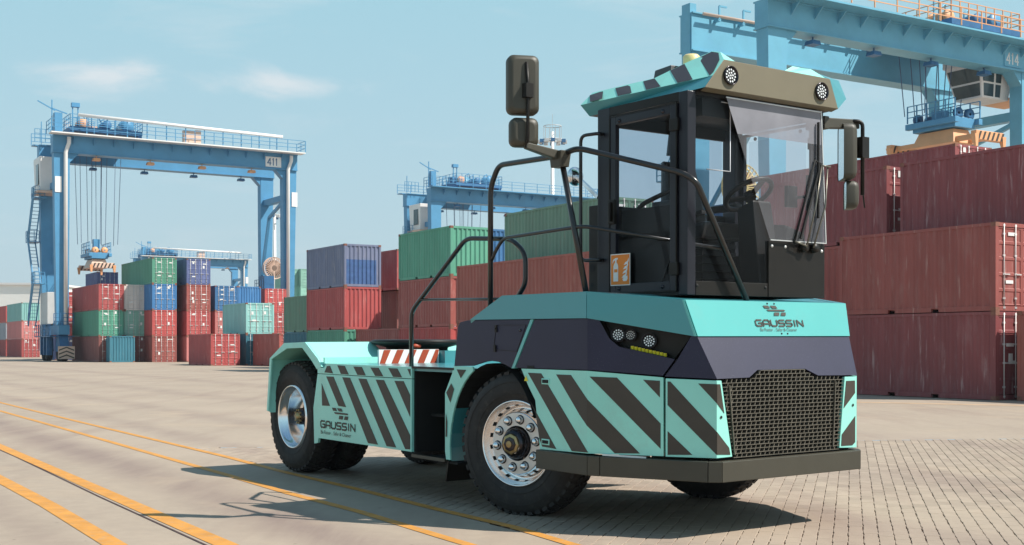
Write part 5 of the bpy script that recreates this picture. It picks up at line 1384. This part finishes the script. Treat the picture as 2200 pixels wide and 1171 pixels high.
# wipers
for dy in (0, .085):
    mb = MB(); p0 = (fx + .03, 1.80 + dy, 2.27)
    mb.tube([p0, (fx + .05, 1.89 + dy * 1.4, 2.62), (fx + .03, 1.985 + dy * .9, 2.96)], .0075, 6)
    if not dy: mb.tube([(fx + .03, 1.975, 2.96), (fx + .045, 2.08, 2.955)], .008, 6); mb.tube([(fx + .03, 1.66, 2.315), (fx + .03, 1.80, 2.28)], .008, 6)
    part('wiper_arm', mb, M['grille'], TR)
    mb = MB(); mb.lathe([(.0005, .05), (.036, .05), (.040, .03), (.040, .0)], 20, 'x', (XF + .012, 1.80 + dy * 1.55, 2.27)); part('wiper_pivot', mb, M['black'], TR)
mb = MB(); mb.tube([(fx + .016, 1.66, 2.30), (fx + .016, 1.92, 3.0), (fx + .02, 1.975, 2.98)], .010, 6); mb.bar((fx + .02, 1.955, 2.52), (fx + .02, 1.955, 3.32), .02, .012); mb.bar((fx + .02, 1.74, 2.34), (fx + .02, 1.985, 2.98), .016, .02); part('wiper_blade', mb, M['blackm'], TR)
# rear wall, far window bars, interior
mb = MB(); mb.box(XB, YL + .10, ZB, XB + .03, YR - .10, 2.62); mb.box(XB, YL + .10, 3.30, XB + .03, YR - .10, ZT); mb.box(XB, 1.42, 2.62, XB + .03, 1.48, 3.30); part('rear_wall', mb, M['black'], TR)
mb = MB(); mb.box(XB + .005, YL + .12, 2.62, XB + .012, YR - .12, 3.30); part('rear_glass', mb, M['glass'], TR)
mb = MB(); mb.box(XB + .03, YL + .06, ZB + .002, XF - .04, YR - .06, ZB + .05); mb.box(XB + .03, YR - .13, ZB + .05, XF - .3, YR - .09, 2.25); part('cab_floor', mb, M['dash'], TR)
mb = MB(); mb.box(XB - .14, YL + .02, ZB, XB - .01, 1.2, 2.64); part('rear_cabinet', mb, M['black'], TR, .01)
for z, r in ((2.11, .035), (1.97, .018)):
    mb = MB(); mb.lathe([(.0005, YL + .017), (r, YL + .017)], 20, 'y', (XB - .09, 0, z)); part('hole', mb, M['blackm'], TR)
mb = MB()
mb.hull8([(.50, 1.10, 2.34), (1.05, 1.10, 2.34), (1.05, 1.62, 2.34), (.50, 1.62, 2.34)], [(.50, 1.12, 2.47), (1.08, 1.12, 2.49), (1.08, 1.60, 2.49), (.50, 1.60, 2.47)]); seat = part('seat', mb, M['seat'], TR, .03)
mb = MB(); mb.hull8([(.52, 1.12, 2.45), (.66, 1.12, 2.45), (.66, 1.60, 2.45), (.52, 1.60, 2.45)], [(.42 + .03, 1.19, 3.05), (.54, 1.19, 3.05), (.54, 1.53, 3.05), (.45, 1.53, 3.05)]); part('backrest', mb, M['seat'], seat, .035)
mb = MB(); mb.hull8([(.47, 1.23, 3.10), (.57, 1.23, 3.10), (.57, 1.49, 3.10), (.47, 1.49, 3.10)], [(.47, 1.26, 3.31), (.56, 1.26, 3.31), (.56, 1.46, 3.31), (.47, 1.46, 3.31)]); part('headrest', mb, M['seat'], seat, .035)
mb = MB(); mb.box(.55, 1.0, 2.62, .92, 1.07, 2.68); mb.box(.55, 1.65, 2.62, .92, 1.72, 2.68); mb.bar((.56, 1.04, 2.5), (.56, 1.04, 2.65), .05); mb.bar((.56, 1.69, 2.5), (.56, 1.69, 2.65), .05); part('armrest', mb, M['seat'], seat, .012)
mb = MB()
for k in range(6): mb.box(.58 - .0 * k, 1.16, 1.95 + k * .065, 1.0, 1.56, 1.985 + k * .065)
mb.box(.62, 1.2, 1.9, .96, 1.52, 2.35); part('seat_suspension', mb, M['dash'], seat)
mb = MB(); c = Vector((1.20, 1.50, 2.72)); nrm = Vector((-.55, 0, .83)).normalized(); q = nrm.to_track_quat('Z', 'Y').to_matrix()
ring = [c + q @ Vector((.205 * math.cos(a), .205 * math.sin(a), 0)) for a in [2 * math.pi * k / 36 for k in range(37)]]
mb.tube(ring, .022, 8, cap=False)
for a in (90, 210, 330): mb.bar(c + q @ Vector((.0, 0, -.03)), c + q @ Vector((.2 * math.cos(R(a)), .2 * math.sin(R(a)), 0)), .05, .02, up=nrm)
mb.tube([c - nrm * .05, c + nrm * .01], .05, 12); sw = part('steering_wheel', mb, M['black'], TR)
mb = MB(); mb.hull8([(1.22, 1.38, 1.9), (1.45, 1.38, 1.9), (1.45, 1.66, 1.9), (1.22, 1.66, 1.9)], [(1.16, 1.40, 2.60), (1.34, 1.40, 2.66), (1.34, 1.62, 2.66), (1.16, 1.62, 2.60)]); part('steering_column', mb, M['dash'], TR, .02)
mb = MB(); mb.hull8([(1.30, 1.68, 1.95), (1.46, 1.68, 1.95), (1.46, 1.98, 1.95), (1.30, 1.98, 1.95)], [(1.26, 1.68, 2.48), (1.46, 1.66, 2.46), (1.46, 1.90, 2.40), (1.30, 1.90, 2.42)]); part('instrument_console', mb, M['dash'], TR, .02)
mb = MB(); mb.box(1.34, 1.78, 2.62, 1.38, 1.90, 2.80); mb.bar((1.36, 1.86, 2.70), (1.42, 2.03, 2.72), .025); mb.box(1.38, 2.0, 2.60, 1.44, 2.05, 2.9); part('display', mb, M['dash'], TR, .006)
mb = MB(); mb.tube(fillet([(.70, YL + .14, 1.92), (.70, YL + .14, 2.5), (.80, YL + .16, 2.62), (1.15, YL + .2, 2.72), (1.35, YL + .2, 2.78)], .12, 4), .02, 8); mb.bar((.68, YL + .3, 2.42), (1.38, YL + .3, 2.52), .05, .03); mb.box(.48, YL + .24, 1.92, .52, 1.1, 2.5)
mb.bar((.70, YL + .12, 2.2), (1.36, YL + .12, 2.4), .02, .03); mb.bar((1.1, YL + .1, 1.95), (1.34, YL + .1, 2.4), .015); part('inner_handrail', mb, M['black'], TR)
mb = MB(); mb.box(.62, YL + .11, 1.93, 1.36, YL + .125, 2.58); part('inner_lower_panel', mb, M['dash'], TR)
mb = MB(); mb.box(XB + .04, YL + .05, 3.40, XF - .02, YR - .05, 3.425); mb.box(1.2, YL + .2, 3.2, XF - .06, YR - .3, 3.40) if False else mb.box(1.25, YL + .2, 3.26, 1.46, 1.0, 3.40); part('headlining', mb, M['dash'], TR)
mb = MB(); mb.box(1.40, .92, 2.95, 1.44, 1.20, 3.38); part('roller_blind', mb, M['dash'], TR) if False else None
mb = MB(); mb.tube([(1.49, .88, 3.38), (1.49, .98, 3.38), (1.49, .98, 2.84), (1.49, .72, 2.84)], .005, 6); part('blind_cord', mb, M['alu'], TR)
# --- roof
def rl(t): return t
RC = 1.39
def mr(p): return (p[0], 2 * RC - p[1], p[2])
B0, B1 = (.30, .52, 3.40), (1.60, .588, 3.445)
O0, O1 = (.256, .457, 3.494), (1.60, .674, 3.545)
T0, T1_, T2, T3 = (.295, .560, 3.605), (.945, .668, 3.632), (1.19, .782, 3.727), (1.50, .857, 3.768)
TP = (1.40, .870, 3.795)
V1 = (1.60, .796, 3.684)
M['rs'] = mat('plum_grey_stripe', (.055, .048, .055), .5)
FB0, FB1, FO0, FO1, FV1 = (.30, 2.26, 3.40), (1.50, 2.22, 3.455), (.256, 2.33, 3.494), (1.50, 2.38, 3.57), (1.50, 2.28, 3.715)
VR, VRB = (1.60, 2.045, 3.684), (1.60, 2.15, 3.445)
for sg in (0, 1):
    g = mr if sg else (lambda p: p)
    if sg:
        mb = MB(); mb.add([FB0, FB1, FO1, FO0], [(0, 1, 2, 3)]); part('roof_side_lower', mb, M['teal_shaded'], TR)
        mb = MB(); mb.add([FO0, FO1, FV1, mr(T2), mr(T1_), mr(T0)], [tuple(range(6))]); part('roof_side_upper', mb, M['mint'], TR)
        mb = MB(); mb.add([VR, FV1, FO1, FB1, VRB], [(0, 1, 2), (0, 2, 4), (2, 3, 4)]); mb.add([VR, FV1, mr(TP), (1.45, 1.85, 3.70)], [(0, 1, 2), (0, 2, 3)]); part('roof_corner', mb, M['teal_shaded'], TR)
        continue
    mb = MB(); mb.add([g(p) for p in (B0, B1, O1, O0)], [(0, 1, 2, 3)]); part('roof_side_lower', mb, M['teal_shaded'], TR)
    mb = MB(); mb.add([g(p) for p in (O0, O1, V1, T3, TP, T2, T1_, T0)], [tuple(range(8))]); rs_ = part('roof_side_upper', mb, M['mint'], TR)
    nn = (Vector(O1) - Vector(O0)).cross(Vector(V1) - Vector(O0)).normalized() * -.004
    if nn.z < 0: nn = -nn
    for P in ([(0.286, 0.536, 3.579), (0.411, 0.580, 3.603), (0.504, 0.490, 3.511), (0.37, 0.471, 3.504)],
              [(0.554, 0.592, 3.603), (0.701, 0.624, 3.611), (0.805, 0.549, 3.518), (0.659, 0.527, 3.514)],
              [(0.839, 0.645, 3.619), (0.955, 0.664, 3.626), (1.10, 0.598, 3.529), (0.955, 0.573, 3.523)],
              [(1.074, 0.725, 3.676), (1.186, 0.775, 3.717), (1.413, 0.645, 3.538), (1.266, 0.622, 3.534)],
              [(1.298, 0.822, 3.750), (1.400, 0.865, 3.787), (1.49, 0.850, 3.760), (1.56, 0.79, 3.685), (1.585, .70, 3.575), (1.572, 0.672, 3.545)]):
        mb = MB(); mb.add([tuple(Vector(g(Vector(p) + nn))) for p in P], [tuple(range(len(P)))]); part('roof_stripe', mb, M['rs'], rs_)
mb = MB(); vt, vb_ = V1, (1.58, .72, 3.45)
mb.hull8([(1.56, .62, 3.437), (1.56, 2 * RC - .62, 3.437), (1.52, 2 * RC - .62, 3.43), (1.52, .62, 3.43)], [V1, mr(V1), (1.52, 2 * RC - .82, 3.69), (1.52, .82, 3.69)])
mb.v[0] = (1.602, .588, 3.445); mb.v[1] = (1.602, 2.15, 3.445); mb.v[5] = VR
vis = part('visor', mb, M['visor'], TR, .004)
mb = MB()
mb.add([B0, B1, VRB, FB1, FB0], [(0, 1, 2, 3, 4)]); part('roof_underside', mb, M['black'], TR)
mb = MB(); mb.add([T0, mr(T0), FO0, O0], [(0, 1, 2, 3)]); mb.add([O0, FO0, FB0, B0], [(0, 1, 2, 3)]); part('roof_rear', mb, M['mint'], TR)
mb = MB()
I = [(p[0], p[1] + .10, p[2]) for p in (T0, T1_, T2, TP)]
for g in (lambda p: p, mr):
    for k in range(3): mb.add([g(p) for p in ((T0, T1_, T2, TP)[k], (T0, T1_, T2, TP)[k + 1], I[k + 1], I[k])], [(0, 1, 2, 3)])
    for k in range(3): mb.add([g(p) for p in (I[k], I[k + 1], (I[k + 1][0], I[k + 1][1] + .03, 3.60), (I[k][0], I[k][1] + .03, 3.56))], [(0, 1, 2, 3)])
mb.add([(T0[0], .73, 3.57), (1.50, .83, 3.62), (1.50, 2 * RC - .83, 3.62), (T0[0], 2 * RC - .73, 3.57)], [(0, 1, 2, 3)])
for g in (lambda p: p, mr): mb.add([g(p) for p in (V1, T3, TP, I[3], (1.45, 1.2, 3.69))], [(0, 1, 4), (1, 2, 4), (2, 3, 4)])
mb.add([V1, mr(V1), (1.45, 2 * RC - .85, 3.72), (1.45, .85, 3.72)], [(0, 1, 2, 3)])
part('roof_top', mb, M['mint'], TR)
for k in range(2):
    mb = MB(); y0, y1 = ((1.02, 1.62), (1.78, 2.0))[k]; mb.hull8([(1.05, y0, 3.62), (1.42, y0, 3.62), (1.42, y1, 3.62), (1.05, y1, 3.62)], [(1.10, y0 + .03, 3.70 - .02 * k), (1.38, y0 + .03, 3.70 - .02 * k), (1.38, y1 - .03, 3.70 - .02 * k), (1.10, y1 - .03, 3.70 - .02 * k)])
    part('roof_hatch', mb, M['rs'], TR)
for (p, q_) in (((1.02, 2.10, 3.655), (1.15, 2.03, 3.70)), ((1.27, 1.97, 3.745), (1.39, 1.93, 3.775))):
    mb = MB(); mb.hull8([(p[0], p[1] - .16, p[2] - .05), (q_[0], q_[1] - .16, q_[2] - .05), (q_[0], q_[1] + .06, q_[2] - .05), (p[0], p[1] + .06, p[2] - .05)], [(p[0], p[1] - .10, p[2] + .012), (q_[0], q_[1] - .10, q_[2] + .012), (q_[0], q_[1] + .01, q_[2] + .012), (p[0], p[1] + .01, p[2] + .012)]); part('roof_stripe', mb, M['rs'], TR)
for y in (.86, 1.93):
    lamp('roof_lamp', Vector((1.612, y, 3.565)), (1, 0, .03), .072, M['hub'], vis)
mb = MB(); mb.lathe([(.0005, 3.87), (.055, 3.865), (.07, 3.85), (.072, 3.72), (.0005, 3.72)], 24, 'z', (.98, 1.05, 0)); part('beacon', mb, M['beacon'], TR)
mb = MB(); mb.lathe([(.08, 3.74), (.085, 3.56), (.0005, 3.56)], 24, 'z', (.98, 1.05, 0)); part('beacon_base', mb, M['white'], TR)
mb = MB(); mb.hull8([(.70, .86, 3.60), (.92, .86, 3.60), (.92, 1.3, 3.60), (.70, 1.3, 3.60)], [(.72, .88, 3.76), (.90, .90, 3.78), (.90, 1.26, 3.78), (.72, 1.26, 3.76)]); part('roof_box', mb, M['rs'], TR, .01)
# --- hand rails
RR = .023
def rail(pts, r=RR, f=.10): mb = MB(); mb.tube(fillet(pts, f, 5), r, 10); return part('handrail', mb, M['rail'], TR)
y = .035
rail([(-.47, y, 1.80), (-.47, y, 2.84), (-.35, y, 3.018), (.48, y, 3.0), (.74, y, 3.035), (1.50, .44, 2.79), (1.60, .50, 2.72), (1.575, 1.08, 1.82)], .024, .08)
rail([(.53, y, 2.98), (.845, y, 1.885)], .024)
rail([(-.45, y, 2.20), (-.40, y, 2.27), (-.28, y, 2.38), (.62, y, 2.405), (.80, y + .02, 2.41), (1.60, .84, 2.21)], .016, .08)
rail([(-1.80, y, 1.24), (-1.80, y, 1.77), (-.89, .06, 2.42), (-.30, .14, 2.38), (-.125, .16, 2.25), (-.125, .16, 1.98), (-.235, .16, 1.88)], .022, .09)
rail([(-1.63, y, 1.88), (-.47, y, 1.86), (-.30, .10, 1.86)], .013)
# --- near mirrors with bracket (backs towards the camera)
mb = MB()
mb.hull8([(.47, .06, 2.90), (.60, .06, 2.90), (.60, -.03, 2.90), (.47, -.03, 2.90)], [(.46, .07, 3.03), (.62, .07, 3.03), (.62, -.04, 3.03), (.46, -.04, 3.03)])
mb.hull8([(.50, .02, 2.95), (.57, .02, 2.95), (.57, -.34, 3.02), (.52, -.34, 3.02)], [(.50, .02, 3.03), (.57, .02, 3.03), (.57, -.34, 3.07), (.52, -.34, 3.07)])
part('mirror_bracket', mb, M['bumper'], TR, .008)
mb = MB(); mb.tube([(.545, -.33, 3.03), (.57, -.335, 3.10), (.575, -.335, 3.52), (.56, -.34, 3.70)], .014, 8); mb.box(.53, -.37, 3.42, .60, -.30, 3.53); part('mirror_stalk', mb, M['black'], TR)
def mirror(c, hw, hh, dp, yaw, name='mirror'):
    mb = MB(); out = []
    for (px_, pz, nx, nz) in ((1, 1, 0, 0),): pass
    def rr(hw, hh, r, x):
        pts = []
        for cx_2, cz_2, a0 in ((hw - r, hh - r, 0), (-(hw - r), hh - r, 90), (-(hw - r), -(hh - r), 180), (hw - r, -(hh - r), 270)):
            for k in range(5): a = R(a0 + k * 22.5); pts.append((x, cx_2 + r * math.cos(a), cz_2 + r * math.sin(a)))
        return pts
    layers = [rr(hw, hh, .05, -dp / 2), rr(hw, hh, .05, dp * .1), rr(hw - .012, hh - .012, .05, dp * .38), rr(hw - .04, hh - .04, .04, dp / 2)]
    vs = [p for l in layers for p in l]; n = 20; fs = []
    for k in range(3):
        for i in range(n): j = (i + 1) % n; fs.append((k * n + i, k * n + j, (k + 1) * n + j, (k + 1) * n + i))
    mb.add(vs, fs, True); mb.add([], []) ; mb.f.append(tuple(range(3 * n, 4 * n))); mb.smooth.append(False)
    q = Matrix.Translation(c) @ Matrix.Rotation(R(yaw), 4, 'Z')
    mb.v = [tuple(q @ Vector(v)) for v in mb.v]; o = part(name, mb, M['bumper'], TR)
    m2 = MB(); m2.add([tuple(q @ Vector((p[0] + .004, p[1] * .96, p[2] * .97))) for p in layers[0]], [tuple(range(n))]); part('mirror_glass', m2, M['chrome'], o)
    return o
mirror(Vector((.50, -.33, 3.53)), .128, .235, .11, -24)
mirror(Vector((.50, -.32, 3.155)), .115, .115, .10, -24)
# far mirror arm
mb = MB(); mb.box(1.30, 2.09, 3.30, 1.44, 2.15, 3.42); mb.box(1.36, 2.15, 3.30, 1.46, 2.21, 3.41); mb.hull8([(1.38, 2.20, 3.31), (1.45, 2.20, 3.31), (1.47, 2.60, 3.34), (1.41, 2.60, 3.34)], [(1.38, 2.20, 3.40), (1.45, 2.20, 3.40), (1.47, 2.60, 3.42), (1.41, 2.60, 3.42)])
part('mirror_bracket', mb, M['bumper'], TR, .008)
for z in (3.33, 3.39):
    mb = MB(); mb.lathe([(.0005, 1.45), (.02, 1.448), (.02, 1.43)], 12, 'x', (0, 2.125, z)); part('bolt', mb, M['chrome'], TR)
mb = MB(); mb.tube(fillet([(1.44, 2.50, 3.40), (1.50, 2.60, 3.40), (1.50, 2.60, 2.76)], .06), .018, 8); mb.box(1.48, 2.55, 3.08, 1.54, 2.64, 3.26); mb.tube([(1.50, 2.60, 2.82), (1.46, 2.68, 2.66)], .007, 6); part('mirror_stalk', mb, M['black'], TR)
mirror(Vector((1.42, 2.50, 3.13)), .14, .24, .12, 50)
mirror(Vector((1.42, 2.55, 2.76)), .12, .12, .11, 45)
# small chrome work lamp behind the cab
mb = MB(); mb.lathe([(.02, -.06), (.06, -.05), (.085, 0), (.08, .02), (.0005, .02)], 20, 'x', (-.02, .62, 2.93)); mb.bar((-.0, .62, 2.93), (.30, .62, 2.72), .03); part('work_lamp', mb, M['chrome'], TR)

# ------------------------------------------------------------------ thin haze over the yard
hb = MB(); hb.box(-420, -6, -1.0, 330, 420, 60)
hz = part('haze', hb, None, None) if False else link('haze', hb.mesh('haze'), None); hz['kind'] = 'stuff'
hm = bpy.data.materials.new('haze'); hm.use_nodes = True; hn = hm.node_tree; hn.nodes.clear()
ho = hn.nodes.new('ShaderNodeOutputMaterial'); hv = hn.nodes.new('ShaderNodeVolumePrincipled')
hv.inputs['Color'].default_value = (0.85, 0.92, 1.0, 1); hv.inputs['Density'].default_value = HAZE; hv.inputs['Anisotropy'].default_value = 0.2
hn.links.new(hv.outputs[0], ho.inputs['Volume']); hz.data.materials.append(hm)
